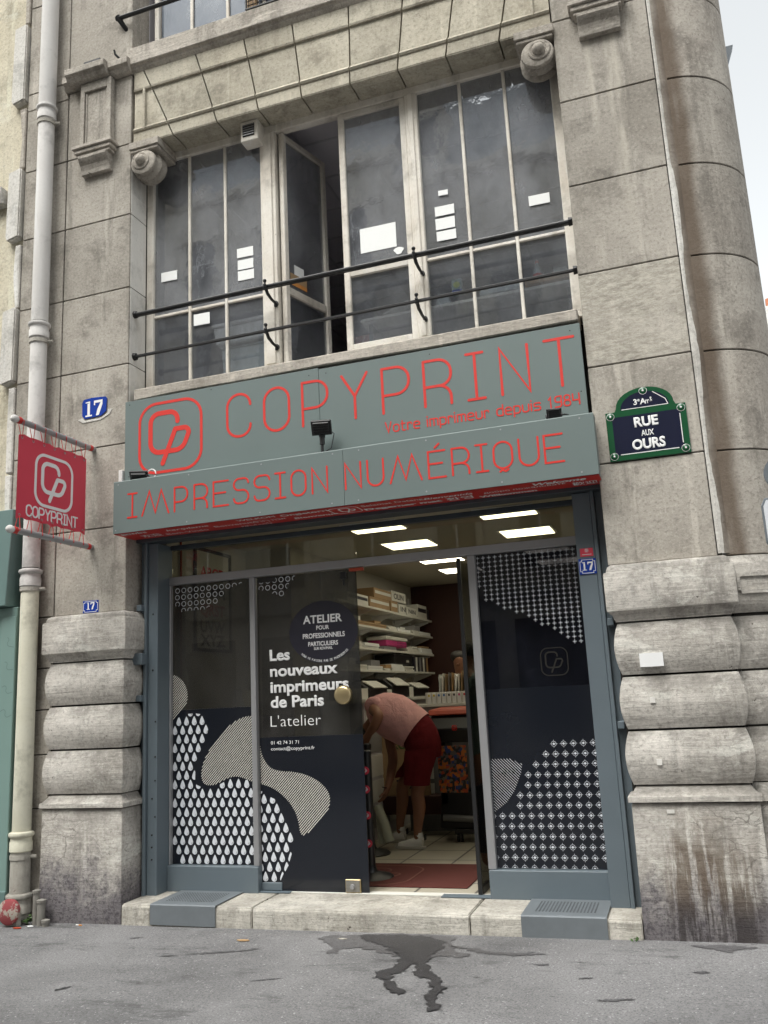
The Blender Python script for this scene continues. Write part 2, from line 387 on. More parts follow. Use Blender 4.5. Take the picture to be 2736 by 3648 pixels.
# ------------------------------------------------------------------ lettering helpers
class Frame:
    """a flat place to draw on: origin, right, up, outward"""
    def __init__(s, o, u=(1, 0, 0), v=(0, 0, 1)):
        s.o = Vector(o); s.u = Vector(u).normalized(); s.v = Vector(v).normalized(); s.n = s.u.cross(s.v)
    def P(s, x, y, h=0): return s.o + s.u * x + s.v * y + s.n * h
def rpath(pts, closed=False, seg=7):
    """corner points (x,y[,r]) to a polyline with rounded corners"""
    P = [(Vector((p[0], p[1])), p[2] if len(p) > 2 else 0) for p in pts]; out = []; n = len(P)
    for i, (p, r) in enumerate(P):
        if r <= 0 or (not closed and i in (0, n - 1)): out.append(p); continue
        a, b = P[i - 1][0], P[(i + 1) % n][0]
        da, db = a - p, b - p
        if da.length < 1e-6 or db.length < 1e-6: out.append(p); continue
        ang = da.angle(db); d = min(r / max(math.tan(ang / 2), 1e-3), da.length * .999, db.length * .999)
        k = min(da.length * .5 if (i - 1) % n != 0 or closed else da.length, db.length * .5 if (i + 1) % n != n - 1 or closed else db.length)
        d = min(d, k)
        s0, s1 = p + da.normalized() * d, p + db.normalized() * d; rr = d * math.tan(ang / 2)
        c = p + (da.normalized() + db.normalized()).normalized() * (rr / max(math.sin(ang / 2), 1e-4))
        v0, v1 = s0 - c, s1 - c; t0 = math.atan2(v0.y, v0.x); dt = math.atan2(v1.y, v1.x) - t0
        while dt > math.pi: dt -= 2 * math.pi
        while dt < -math.pi: dt += 2 * math.pi
        out += [c + Vector((math.cos(t0 + dt * j / seg), math.sin(t0 + dt * j / seg))) * rr for j in range(seg + 1)]
    res = []
    for p in out:
        if not res or (p - res[-1]).length > 1e-5: res.append(p)
    return res
def stroke(mb, fr, pts, wd, h=.002, closed=False, caps=True, skirt=True):
    """a ribbon of width wd along a polyline, raised h off the frame, with round ends"""
    pts = [Vector((p[0], p[1])) for p in pts]; n = len(pts); L = []; Rr = []; hw = wd / 2
    if closed and (pts[0] - pts[-1]).length < 1e-5: pts.pop(); n -= 1
    for i in range(n):
        a = pts[i - 1] if i or closed else None; b = pts[(i + 1) % n] if i < n - 1 or closed else None
        d0 = (pts[i] - a).normalized() if a is not None else None; d1 = (b - pts[i]).normalized() if b is not None else None
        if d0 is None: d0 = d1
        if d1 is None: d1 = d0
        n0 = Vector((-d0.y, d0.x)); n1 = Vector((-d1.y, d1.x)); m = n0 + n1
        if m.length < .2: m = n0.copy(); k = 1
        else: m.normalize(); k = min(1 / max(m.dot(n0), .3), 2.2)
        L.append(pts[i] + m * hw * k); Rr.append(pts[i] - m * hw * k)
    loopL, loopR = L, Rr
    vs = [fr.P(p.x, p.y, h) for p in L] + [fr.P(p.x, p.y, h) for p in Rr]; fs = []
    rng = range(n if closed else n - 1)
    for i in rng:
        j = (i + 1) % n; fs.append((n + i, n + j, j, i))
    if skirt:
        o = len(vs); vs += [fr.P(p.x, p.y, 0) for p in L] + [fr.P(p.x, p.y, 0) for p in Rr]
        for i in rng:
            j = (i + 1) % n; fs += [(i, j, o + j, o + i), (n + j, n + i, o + n + i, o + n + j)]
    if caps and not closed:
        for e, dr in ((0, pts[0] - pts[1]), (n - 1, pts[-1] - pts[-2])):
            dr.normalize(); nn = Vector((-dr.y, dr.x)); o = len(vs); K = 5
            vs += [fr.P(*(pts[e] + nn * hw * math.cos(math.pi * k / K) + dr * hw * math.sin(math.pi * k / K)), h) for k in range(K + 1)]
            fs.append(tuple(range(o, o + K + 1))[::-1])
    mb.add(vs, fs)
E_ = [[(1, 1), (0, 1), (0, 0), (1, 0)], [(0, .53), (.82, .53)]]
G = {'C': [[(1, .72), (1, 1, .5), (0, 1, .5), (0, 0, .5), (1, 0, .5), (1, .26)]], 'O': [[(1, 1, .5), (0, 1, .5), (0, 0, .5), (1, 0, .5), 'c']],
     'P': [[(0, 0), (0, 1)], [(0, 1), (1, 1, .48), (1, .39, .48), (0, .39)]], 'Y': [[(0, 1), (.5, .5), (1, 1)], [(.5, .5), (.5, 0)]],
     'R': [[(0, 0), (0, 1)], [(0, 1), (1, 1, .48), (1, .42, .42), (0, .42)], [(.5, .42), (.97, .42, .45), (.97, 0)]],
     'I': [[(0, 1), (1, 1)], [(.5, 1), (.5, 0)], [(0, 0), (1, 0)]], 'N': [[(0, 0), (0, 1), (1, 0), (1, 1)]], 'T': [[(0, 1), (1, 1)], [(.5, 1), (.5, 0)]],
     'M': [[(0, 0), (.27, 1), (.5, .08), (.72, 1), (1, 0)]], 'E': E_, 'É': E_ + [[(.42, 1.13), (.68, 1.27)]],
     'S': [[(1, .8), (1, 1, .45), (0, 1, .45), (0, .53, .45), (1, .53, .45), (1, 0, .45), (0, 0, .45), (0, .2)]],
     'U': [[(0, 1), (0, 0, .5), (1, 0, .5), (1, 1)]], 'Q': [[(1, 1, .5), (0, 1, .5), (0, .02, .5), (1, .02, .5), 'c'], [(.3, -.09), (.42, -.03, .1), (.6, -.1, .1), (.75, -.03)]],
     'V': [[(0, 1), (.5, 0), (1, 1)]], 'o': [[(1, .68, .4), (0, .68, .4), (0, 0, .4), (1, 0, .4), 'c']], 't': [[(.25, .95), (.25, 0, .3), (1, 0)], [(0, .68), (.9, .68)]],
     'r': [[(0, 0), (0, .68)], [(0, .5), (.2, .68, .2), (1, .68, .3), (1, .52)]], 'e': [[(0, .36), (1, .36)], [(1, .36), (1, .68, .4), (0, .68, .4), (0, 0, .4), (.95, 0)]],
     'i': [[(0, 0), (0, .68)], [(0, .92), (0, .97)]], 'm': [[(0, 0), (0, .68), (1, .68, .2), (1, 0)], [(.5, .68), (.5, 0)]],
     'p': [[(0, -.3), (0, .68)], [(0, .68), (1, .68, .4), (1, 0, .4), (0, 0)]], 'u': [[(0, .68), (0, 0, .4), (1, 0, .4), (1, .68)]], 'd': [[(1, 1), (1, 0)], [(1, 0), (0, 0, .4), (0, .68, .4), (1, .68)]],
     's': [[(1, .6), (.9, .68), (0, .68, .3), (0, .35, .3), (1, .35, .3), (1, 0, .3), (0, 0)]],
     '1': [[(0, .78), (.5, 1), (.5, 0)]], '9': [[(1, .45), (0, .45, .4), (0, 1, .4), (1, 1)], [(1, 1), (1, 0, .4), (0, 0, .2)]],
     '8': [[(.95, 1, .4), (.05, 1, .4), (.05, .54, .4), (.95, .54, .4), 'c'], [(1, .5, .4), (0, .5, .4), (0, 0, .4), (1, 0, .4), 'c']], '4': [[(0, 1), (0, .42), (1, .42)], [(1, 1), (1, 0)]]}
def glyph(mb, fr, ch, x0, x1, y0, y1, wd, h=.002):
    """one monoline letter in the box x0..x1, y0..y1"""
    W, H = x1 - x0, y1 - y0
    for k, st in enumerate(G[ch]):
        cl = st[-1] == 'c'; q = st[:-1] if cl else st
        pp = [(x0 + p[0] * W, y0 + p[1] * H, p[2] * W if len(p) > 2 else 0) for p in q]
        stroke(mb, fr, rpath(pp, cl), wd, h + .0004 * k, cl)
def mono(mb, fr, s, x0, x1, y0, y1, wd, gap=.3, wide={'i': 0.05, 'I': .6, '1': .6, 'm': 1.35, 'M': 1.5, ' ': .55, 't': .7, 'r': .7}, h=.002):
    ws = [wide.get(c, 1) for c in s]; un = (x1 - x0) / (sum(ws) + gap * (len(s) - 1)); x = x0
    for c, q in zip(s, ws):
        if c != ' ': glyph(mb, fr, c, x, x + q * un, y0, y1, wd, h)
        x += (q + gap) * un
def cplogo(mb, fr, x, y, s, wb, wl, h=.002, border=True, sy=1.017):
    """the shop's emblem: a C and a leaning p in one line inside a rounded square"""
    T = lambda a: [(x + p[0] * s, y + p[1] * s * sy, p[2] * s if len(p) > 2 else 0) for p in a]
    if border: stroke(mb, fr, rpath(T([(1, 1, .27), (0, 1, .27), (0, 0, .27), (1, 0, .27)]), True, 10), wb, h, True)
    stroke(mb, fr, rpath(T([(.62, .70), (.62, .85, .13), (.18, .85, .14), (.18, .285, .15), (.70, .285, .17), (.835, .59, .07), (.585, .59)]), False, 9), wl, h)
    stroke(mb, fr, T([(.585, .59), (.382, .12)]), wl, h + .0004)
_cap = None
def text(s, parent, mat, fr, x, y, h, w=None, bold=0, align='l', shear=0, name='lettering', lift=.0015, spacing=1.0):
    """font lettering: cap height h, squeezed to width w, baseline at y"""
    global _cap
    def mk(t, b=0):
        cu = bpy.data.curves.new('t', 'FONT'); cu.body = t; cu.size = 1; cu.bevel_depth = max(b, 0); cu.bevel_resolution = 0; cu.offset = min(b, 0); cu.shear = shear; cu.space_character = spacing; cu.resolution_u = 4
        o = bpy.data.objects.new('t', cu); C.objects.link(o); dg = bpy.context.evaluated_depsgraph_get(); dg.update()
        me = bpy.data.meshes.new_from_object(o.evaluated_get(dg)); bpy.data.objects.remove(o); return me
    if _cap is None: _cap = max(v.co.y for v in mk('H').vertices)
    me = mk(s, bold); k = h / _cap
    xs = [v.co.x for v in me.vertices]
    if not xs: return None
    x0, x1 = min(xs), max(xs); kx = (w / (x1 - x0)) if w else k
    sh = {'l': 0, 'c': -(x1 - x0) * kx / 2, 'r': -(x1 - x0) * kx}[align]
    for v in me.vertices: v.co = fr.P(x + sh + (v.co.x - x0) * kx, y + v.co.y * k, lift + max(v.co.z, 0) * k * .1)
    me.materials.clear(); me.materials.append(mat); me.name = name
    o = bpy.data.objects.new(name, me); C.objects.link(o)
    if parent: o.parent = parent; o.matrix_parent_inverse = parent.matrix_world.inverted()
    return o
def disc(mb, fr, x, y, r0, r1=0, n=20, h=.001):
    """flat ring (r1 inner) or disc on a frame"""
    P = lambda r, k: fr.P(x + r * math.cos(2 * math.pi * k / n), y + r * math.sin(2 * math.pi * k / n), h)
    if r1: mb.add([P(r0, k) for k in range(n)] + [P(r1, k) for k in range(n)], [(k, (k + 1) % n, n + (k + 1) % n, n + k) for k in range(n)])
    else: mb.add([P(r0, k) for k in range(n)], [tuple(range(n))])
def clip(poly, x0, x1, y0, y1):
    for ax, lim, sg in ((0, x0, 1), (0, x1, -1), (1, y0, 1), (1, y1, -1)):
        out = []
        for i in range(len(poly)):
            a, b = poly[i - 1], poly[i]; ia, ib = sg * (a[ax] - lim) >= 0, sg * (b[ax] - lim) >= 0
            if ia != ib:
                t = (lim - a[ax]) / (b[ax] - a[ax]); out.append((a[0] + (b[0] - a[0]) * t, a[1] + (b[1] - a[1]) * t))
            if ib: out.append(b)
        poly = out
        if not poly: return []
    return poly
def inside(p, poly):
    c = False
    for i in range(len(poly)):
        (x1, y1), (x2, y2) = poly[i - 1], poly[i]
        if (y1 > p[1]) != (y2 > p[1]) and p[0] < (x2 - x1) * (p[1] - y1) / (y2 - y1) + x1: c = not c
    return c
def smooth(poly, it=2):
    for _ in range(it):
        poly = [q for i in range(len(poly)) for q in (tuple(.75 * a + .25 * b for a, b in zip(poly[i], poly[(i + 1) % len(poly)])), tuple(.25 * a + .75 * b for a, b in zip(poly[i], poly[(i + 1) % len(poly)])))]
    return poly
def hatch(mb, fr, poly, step, wd, ang, rect, h=.001):
    """parallel lines clipped to an outline"""
    ca, sa = math.cos(ang), math.sin(ang); rot = [(p[0] * ca + p[1] * sa, -p[0] * sa + p[1] * ca) for p in poly]
    y = min(p[1] for p in rot)
    while y < max(p[1] for p in rot):
        xs = sorted(a[0] + (b[0] - a[0]) * (y - a[1]) / (b[1] - a[1]) for a, b in ((rot[i - 1], rot[i]) for i in range(len(rot))) if (a[1] > y) != (b[1] > y))
        for a, b in zip(xs[::2], xs[1::2]):
            if b - a < .006: continue
            q = [(a, y - wd / 2), (b, y - wd / 2), (b, y + wd / 2), (a, y + wd / 2)]
            q = clip([(p[0] * ca - p[1] * sa, p[0] * sa + p[1] * ca) for p in q], *rect)
            if len(q) > 2: mb.add([fr.P(p[0], p[1], h) for p in q], [tuple(range(len(q)))])
        y += step

# ------------------------------------------------------------------ the ground
def gz(x): return .0075 * max(-3, min(6, x)) - .002
def sheet(xs, ys, f):
    mb = MB(); nx = len(xs)
    mb.add([(x, y, f(x, y)) for y in ys for x in xs], [(j * nx + i, j * nx + i + 1, (j + 1) * nx + i + 1, (j + 1) * nx + i) for j in range(len(ys) - 1) for i in range(nx - 1)])
    return mb
xs = [-150, -40, -10, -3, 0, 3, 6, 10, 40, 150]
struct('pavement', sheet(xs, [-7.5, -4, -1, .3, 60], lambda x, y: gz(x)), M['asphalt'], fix=False)
struct('kerb', sheet([-150, 150], [-7.72, -7.5], lambda x, y: -.002).prism([(-7.74, -.2), (-7.72, -.005), (-7.5, -.005), (-7.5, -.2)], 'x', -150, 150), M['stone_grey'])
struct('road', sheet([-150, 150], [-12.6, -7.6], lambda x, y: -.14), M['road'], fix=False)
struct('far_pavement', bx(-150, 150, -90, -12.6, -.3, -.02), M['asphalt'])
PUD = [(2.2, -.2), (2.45, -.16), (2.7, -.19), (2.85, -.26), (2.89, -.42), (2.87, -.6), (2.876, -.76), (2.955, -.959), (3.051, -1.108), (3.121, -1.252), (3.113, -1.371), (3.151, -1.505), (3.19, -1.603), (3.14, -1.636), (3.1, -1.562), (3.069, -1.479), (3.046, -1.383), (3.025, -1.238), (2.98, -1.12), (2.855, -1.009), (2.799, -.809), (2.755, -.779), (2.776, -.954), (2.718, -1.048), (2.775, -1.186), (2.898, -1.335), (2.872, -1.384), (2.794, -1.338), (2.739, -1.224), (2.698, -1.135), (2.624, -1.114), (2.606, -1.016), (2.664, -.955), (2.683, -.772), (2.62, -.62), (2.5, -.5), (2.38, -.38), (2.25, -.32)]
DAMP = [(1.9, -.3), (1.98, -.21), (2.15, -.19), (2.4, -.12), (2.7, -.12), (2.9, -.17), (2.93, -.34), (2.98, -.5), (3.1, -.57), (3.09, -.63), (2.93, -.62), (2.8, -.7), (2.6, -.66), (2.45, -.56), (2.3, -.5), (2.17, -.56), (2.18, -.67), (2.12, -.65), (2.11, -.5), (2.0, -.4)]
def wetpatch(poly, jag=.014):
    q = []
    for i, a in enumerate(poly):
        b = poly[(i + 1) % len(poly)]
        for t in [k / 7 for k in range(7)]: q.append((a[0] + (b[0] - a[0]) * t + random.uniform(-jag, jag) * .8, a[1] + (b[1] - a[1]) * t + random.uniform(-jag, jag) * .8))
    mb = MB(); mb.add([(x, y, gz(x) + .004) for x, y in q], [tuple(range(len(q)))])
    me = bpy.data.meshes.new('x'); me.from_pydata(mb.v, [], mb.f); bm = bmesh.new(); bm.from_mesh(me); bmesh.ops.triangulate(bm, faces=bm.faces); bm.to_mesh(me); bm.free()
    r = MB(); r.add([v.co[:] for v in me.vertices], [tuple(p.vertices) for p in me.polygons]); return r
struct('damp_patch', wetpatch(DAMP, .03), M['damp'])
pm = wetpatch(PUD, .028); pm.v = [(x, y, z + .003) for x, y, z in pm.v]; struct('puddle', pm, M['wet'])
struct('puddle', wetpatch([(2.95, -.4), (3.1, -.42), (3.3, -.5), (3.5, -.47), (3.6, -.5), (3.4, -.55), (3.15, -.52)], .03), M['damp'])
struct('puddle', wetpatch([(4.5, -.2), (4.7, -.16), (4.9, -.2), (4.78, -.25), (4.72, -.33), (4.62, -.26)], .02), M['damp'])
def blotch(cx, cy, a, b, rot):
    return wetpatch([(cx + a * math.cos(t) * math.cos(rot) - b * math.sin(t) * math.sin(rot), cy + a * math.cos(t) * math.sin(rot) + b * math.sin(t) * math.cos(rot)) for t in [k * math.pi / 5 for k in range(10)]], min(a, b) * .9)
M['gum'] = plain('old_stain', (.085, .082, .085), .9, 0, .5, 30)
for cx, cy, a, b, r_ in ((1.35, -.72, .22, .018, .35), (1.0, -.85, .07, .012, .3), (1.55, -.62, .03, .012, .1), (.45, -.45, .05, .014, .5), (.7, -1.6, .05, .016, 1), (4.1, -1.3, .1, .018, .25), (3.6, -.72, .05, .016, .1), (3.9, -.95, .04, .012, .3), (1.95, -1.25, .1, .009, .4), (4.55, -.75, .04, .02, .2)):
    struct('stain', blotch(cx, cy, a, b, r_), M['gum'])

# ------------------------------------------------------------------ the shop's inside
FZ = .17
struct('shop_floor', bx(.05, 4.35, .42, 6.6, .05, FZ), M['tile'])
struct('shop_ceiling', bx(-.1, 4.5, .5, 6.7, 3.4, 3.5), M['ceil_in'])
struct('shop_wall', bx(-.1, .1, .5, 2.1, FZ, 3.4), M['wall_in'])
struct('shop_wall', bx(-.1, .65, 2.1, 6.6, FZ, 3.4), M['wall_in'])
struct('shop_wall', bx(4.3, 4.5, .5, 6.6, FZ, 3.4), M['wall_in'])
struct('shop_wall', bx(-.1, 4.5, 6.6, 6.8, FZ, 3.4), M['brown'])
struct('upper_floor', bx(-.3, 4.9, .42, 6, 4.45, 4.7), M['grey_in'])
struct('upper_ceiling', bx(-.3, 4.9, .42, 6, 7.42, 7.5).box(-.3, 4.9, .42, 6, 7.5, 7.52), M['ceil_up'])
tb = MB()
for k in range(8): tb.box(-.25, 4.85, .9 + .62 * k, .925 + .62 * k, 7.41, 7.419)
for k in range(8): tb.box(.2 + .62 * k, .225 + .62 * k, .5, 5.9, 7.405, 7.409)
struct('ceiling_grid', tb, M['grey_in'])
for a in ((-.3, .0, .42, 6, 4.7, 7.42), (4.75, 4.9, .42, 6, 4.7, 7.42), (-.3, 4.9, 6, 6.2, 4.7, 7.42)): struct('upper_wall', bx(*a), M['grey_in'])
struct('attic_wall', bx(0, 4.3, 2.5, 2.6, 8.2, 12).box(0, 4.3, .45, 2.5, 8.1, 8.2).box(0, 4.3, .45, 2.6, 12, 12.1).box(-.1, 0, .3, 2.6, 8.2, 12).box(4.3, 4.4, .3, 2.6, 8.2, 12), M['grey_in'])

# ------------------------------------------------------------------ the stone building
B = thing('stone_building', 'weathered limestone corner building with a rounded corner and carved brackets around the wide upstairs window', 'building', (2.1, 0, 0))
ZS = [2.58, 3.36, 4.14, 4.925, 5.71, 6.49, 7.27, 8.06]
def blocks(name, x0, x1, zs, y0, y1, mat, gap=.009):
    mb = MB(); mb.cur = 0
    for a, b in zip(zs, zs[1:]): mb.box(x0 + gap / 2, x1 - gap / 2, y0, y1, a + gap / 2, b - gap / 2)
    o = mb.build(name, mat, B, bevel=.005); return o
UP = [8.06, 8.2, 9.28, 10.1, 10.9, 12]
blocks('side_strip', -1.305, -.778, [0, .9, 1.36, 1.75, 2.12, 2.585] + ZS[1:-1] + [8.0], 0, .26, M['stone'])
blocks('pier', -.774, 0, ZS, 0, .262, M['stone'])
blocks('pier', 4.2, 4.972, ZS, 0, .262, M['stone_pier'])
blocks('upper_pier', -1.305, -.78, [8.0] + UP[1:], .0, .3, M['stone'])
blocks('upper_pier', -.776, .0, [8.2] + UP[2:], 0, .35, M['stone'])
blocks('upper_pier', 4.2, 4.972, [8.06] + UP[2:], 0, .35, M['stone_pier'])
mb = MB()
for a in ((-1.3, -.01, .02, .41, 0, 12), (4.21, 5.0, .02, .41, 0, 12), (0, 4.21, .36, .42, 3.5, 4.68), (0, 4.2, .31, .44, 7.3, 8.16)): mb.box(*a)
mb.build('mortar', M['mortar'], B)
# light painted reveal of the left pier: a skin on its return
mb = MB()
for a, b in zip(ZS[2:-1], ZS[3:]): mb.box(.0, .004, .012, .262, a + .005, min(b - .005, 6.72))
mb.build('reveal', M['reveal'], B, fix=False)
# lintel with voussoir joints, a raised border and a sloping soffit
JT = [(.02, .02), (.18, .477), (.766, .967), (1.291, 1.415), (1.80, 1.866), (2.368, 2.351), (2.90, 2.812), (3.385, 3.263), (3.885, 3.743), (4.2, 4.2)]
def LX(j, z): t = (7.96 - z) / (7.96 - 7.245); return j[0] + (j[1] - j[0]) * t
mb = MB(); g = .0075
for i in range(9):
    l, r = JT[i], JT[i + 1]
    def band(za, zb, ya0, ya1, yb0, yb1):
        """piece of a voussoir between heights za,zb; front depth at za / zb, back depth"""
        xa0, xa1, xb0, xb1 = LX(l, za) + g, LX(r, za) - g, LX(l, zb) + g, LX(r, zb) - g
        mb.add([(xa0, ya0, za), (xa1, ya0, za), (xb1, yb0, zb), (xb0, yb0, zb), (xa0, ya1, za), (xa1, ya1, za), (xb1, yb1, zb), (xb0, yb1, zb)],
               [(0, 1, 2, 3), (7, 6, 5, 4), (4, 5, 1, 0), (3, 2, 6, 7), (1, 5, 6, 2), (4, 0, 3, 7)])
    band(7.247, 7.372, .0, .29, .0, .29)       # lower fascia
    band(7.372, 7.39, -.01, .29, -.02, .29)  # border roll
    band(7.39, 7.43, -.02, .29, .01, .29)
    band(7.43, 7.842, .014, .29, .014, .29)    # field
    band(7.842, 7.86, -.006, .29, -.012, .29)
    band(7.86, 8.075, .002, .29, .002, .29)
    # soffit slab
    xa0, xa1 = l[1] + g, r[1] - g
    mb.add([(xa0, .004, 7.236), (xa1, .004, 7.236), (xa1, .3, 7.268), (xa0, .3, 7.268), (xa0, .004, 7.246), (xa1, .004, 7.246), (xa1, .3, 7.278), (xa0, .3, 7.278)],
           [(0, 3, 2, 1), (4, 5, 6, 7), (0, 1, 5, 4), (1, 2, 6, 5), (2, 3, 7, 6), (3, 0, 4, 7)])
mb.build('lintel', M['stone_warm'], B)
for x0, x1 in ((.135, .165), (4.035, 4.065)):
    MB().prism([(-.018, 7.375), (.0, 7.375), (.0, 7.858), (-.018, 7.858)], 'x', x0, x1).build('border', M['stone_warm'], B, bevel=.008)
# string course and sill
def course(x0, x1, p, zt=8.205):
    return [( .2, 8.063), (-p + .06, 8.063), (-p + .035, 8.09), (-p + .03, 8.112), (-p, 8.125), (-p, zt - .012), (-p + .03, zt), (.2, zt + .02)]
MB().prism(course(0, 0, .085), 'x', -.80, -.70).build('ledge', M['stone_grey'], B, bevel=.004)
MB().prism(course(0, 0, .175), 'x', -.70, -.225).build('ledge', M['stone_grey'], B, bevel=.004)
MB().prism(course(0, 0, .11), 'x', -.225, .01).build('ledge', M['stone_grey'], B, bevel=.004)
MB().prism([(a, b + (.12 if k > 4 else 0)) for k, (a, b) in enumerate(course(0, 0, .06))], 'x', .01, 4.2).build('window_sill', M['stone_grey'], B, bevel=.005)
MB().prism(course(0, 0, .11), 'x', 4.2, 4.33).build('ledge', M['stone_grey'], B, bevel=.004)
MB().prism(course(0, 0, .175), 'x', 4.33, 4.82).build('ledge', M['stone_grey'], B, bevel=.004)
def pendant(cx):
    mb = MB(); h = .185
    mb.box(cx - h, cx + h, -.05, .0, 7.31, 8.06)
    for a in ((cx - h, cx - h + .05), (cx + h - .05, cx + h)): mb.box(a[0], a[1], -.075, -.052, 7.312, 8.055)
    mb.box(cx - h + .05, cx + h - .05, -.075, -.052, 7.95, 8.055).box(cx - h + .05, cx + h - .05, -.075, -.052, 7.312, 7.35)
    for a in ((cx - h + .055, cx - h + .075), (cx + h - .075, cx + h - .055)): mb.box(a[0], a[1], -.06, -.051, 7.352, 7.948)
    o = mb.build('bracket', M['stone'], B, bevel=.008)
    m2 = MB()
    m2.box(cx - .235, cx + .235, -.135, .0, 7.27, 7.31).box(cx - .215, cx + .215, -.115, .0, 7.225, 7.268).box(cx - .195, cx + .195, -.098, .0, 7.192, 7.223)
    pf = [(0, 7.02)] + [(-.03 - .07 * math.sin(t * math.pi / 2 / 5) ** 1.5, 7.02 + .025 + .035 * t * .88) for t in range(0, 5)] + [(-.105, 7.18), (0, 7.18)]
    m2.prism([(-.05, 7.01), (0, 7.01), (0, 7.19), (-.115, 7.19), (-.115, 7.165), (-.1, 7.14), (-.072, 7.105), (-.058, 7.06), (-.055, 7.035)], 'x', cx - .17, cx + .17)
    m2.build('moulding', M['stone_grey'], o, bevel=.006)
pendant(-.385); pendant(4.585)
def scroll(cx, sg):
    """carved volute: abacus, spiral face, ridged drum"""
    ab = MB().box(cx - .17, cx + .17, -.05, .3, 7.155, 7.235).box(cx - .155, cx + .155, -.035, .3, 7.12, 7.153)
    o = ab.build('console', M['stone_grey'], B, bevel=.006)
    # drum: outline of a volute swept in depth with ridges
    def outline(k): return [(cx + sg * (-.015 + k * .15 * math.cos(t)), 7.0 + k * .14 * math.sin(t)) for t in [2 * math.pi * j / 28 for j in range(28)]]
    d = MB(); vs = []; ys = [(-.035, .8), (-.025, .9), (.01, .95), (.03, .92), (.05, .76), (.065, .76), (.09, .95), (.125, 1.08), (.155, 1.0), (.175, .8), (.19, .8), (.215, 1.0), (.25, 1.1), (.3, 1.0)]
    for y, k in ys: vs += [(p[0], y, p[1]) for p in outline(k)]
    n = 28; vs = [(x, -.035 + (y + .035) * .62, z) for x, y, z in vs]
    fs = [(i * n + j, i * n + (j + 1) % n, (i + 1) * n + (j + 1) % n, (i + 1) * n + j) for i in range(len(ys) - 1) for j in range(n)]
    fs += [tuple(range(n))[::-1], tuple(range((len(ys) - 1) * n, len(ys) * n))]
    d.add(vs, fs); d.build('volute', M['stone_grey'], o, smooth=True)
    sp = MB(); pts = []
    for j in range(60):
        a = 2 * math.pi * j / 22; r = .09 - .045 * j / 60; pts.append((cx + sg * (r * math.cos(a + 2.2) - .03), -.036, 7.015 + r * math.sin(a + 2.2)))
    sp.tube(pts, [.014 - .005 * j / 60 for j in range(60)], 8)
    sp.lathe([(0.001, -.1), (.03, -.095), (.048, -.075), (.053, -.05), (.056, -.03)], (cx - sg * .03, 0, 7.015), 'y', 16)
    sp.build('spiral', M['stone_grey'], o, smooth=True)
scroll(.172, 1); scroll(4.045, -1)
# rounded corner above the plinth
CX, CY = 5.03, .60
def ringseg(mb, prof, n=22, a0=-90, a1=0): mb.lathe(prof, (CX, CY, 0), 'z', n, a0, a1)
mb = MB(); zz = ZS + UP[2:]
for a, b in zip(zz, zz[1:]):
    ringseg(mb, [(.3, a + .005), (.553, a + .005), (.558, a + .01), (.558, b - .01), (.553, b - .005), (.3, b - .005)])
mb.build('corner_column', M['stone_column'], B, smooth=True)
ringseg(MB(), [(.3, 0), (.545, 0), (.545, 12), (.3, 12)]) if False else None
mb = MB(); ringseg(mb, [(.3, 0), (.547, 0), (.547, 12), (.3, 12)]); mb.build('mortar', M['mortar'], B, smooth=True)
# the building's other street front behind the corner
blocks('side_wall', 5.2, 5.585, [0, 1, 2.58] + ZS[1:] + UP[2:], CY + .005, 9, M['stone_column'])
mb = MB(); rg = random.Random(3); zc = 2.6; E1 = []
while zc < 8.1:
    wd = (.018 if zc > 5.7 else .03 + .012 * math.sin(zc * 5)) * rg.uniform(.92, 1.08)
    E1.append((4.9745, 4.982 + wd + rg.uniform(-.0025, .0025), zc)); zc += .06
vs = [q_ for a_, b_, z_ in E1 for q_ in ((a_, .006, z_), ((a_ + b_) / 2, .004, z_), (b_, .012, z_), (5.06, .046, z_))]
mb.add(vs, [(4 * i + j, 4 * i + j + 1, 4 * i + j + 5, 4 * i + j + 4) for i in range(len(E1) - 1) for j in range(3)]); mb.m = [1 if k % 3 == 2 else 0 for k in range(len(mb.m))]; mb.build('cement_joint', [M['cement'], M['stone_column']], B)
# rusticated piers: pillow courses with rounded returns
def outline(x0, x1, y0, y1, e):
    return [(x0 - e, y1), (x0 - e, y0 - e + .012), (x0 - e + .003, y0 - e + .003), (x0 - e + .012, y0 - e), (x1 + e - .012, y0 - e), (x1 + e - .003, y0 - e + .003), (x1 + e, y0 - e + .012), (x1 + e, y1)]
def pillow(mb, x0, x1, y0, y1, prof):
    n = 8; vs = []
    for z, e in prof: vs += [(p[0], p[1], z) for p in outline(x0, x1, y0, y1, e)]
    fs = [(i * n + j, i * n + (j + 1) % n, (i + 1) * n + (j + 1) % n, (i + 1) * n + j) for i in range(len(prof) - 1) for j in range(n)]
    mb.add(vs, fs + [tuple(range(n))[::-1], tuple(range((len(prof) - 1) * n, len(prof) * n))])
def bulge(a, b, e0=.022, e1=.058, n=12):
    return [(a - .001, .0)] + [(a + (b - a) * k / n, e0 + (e1 - e0) * (1 - abs(2 * k / n - 1) ** 2.0)) for k in range(n + 1)] + [(b + .001, .0)]
CAPP = [(2.158, .0), (2.16, .03), (2.172, .032), (2.176, .038), (2.2, .044), (2.222, .06), (2.232, .074), (2.236, .08), (2.25, .083), (2.5, .083), (2.515, .078), (2.52, .062), (2.535, .06), (2.56, .05), (2.576, .03)]
PLP = [(.915, .07), (.95, .07), (.962, .05), (.985, .028), (1.0, .02), (1.012, .012), (1.018, .008)]
BASE = [(-.08, .055), (.895, .05), (.905, .045)]
ROWS = [(1.782, 2.146), (1.404, 1.766), (1.028, 1.388)]
RAG = random.Random(12)
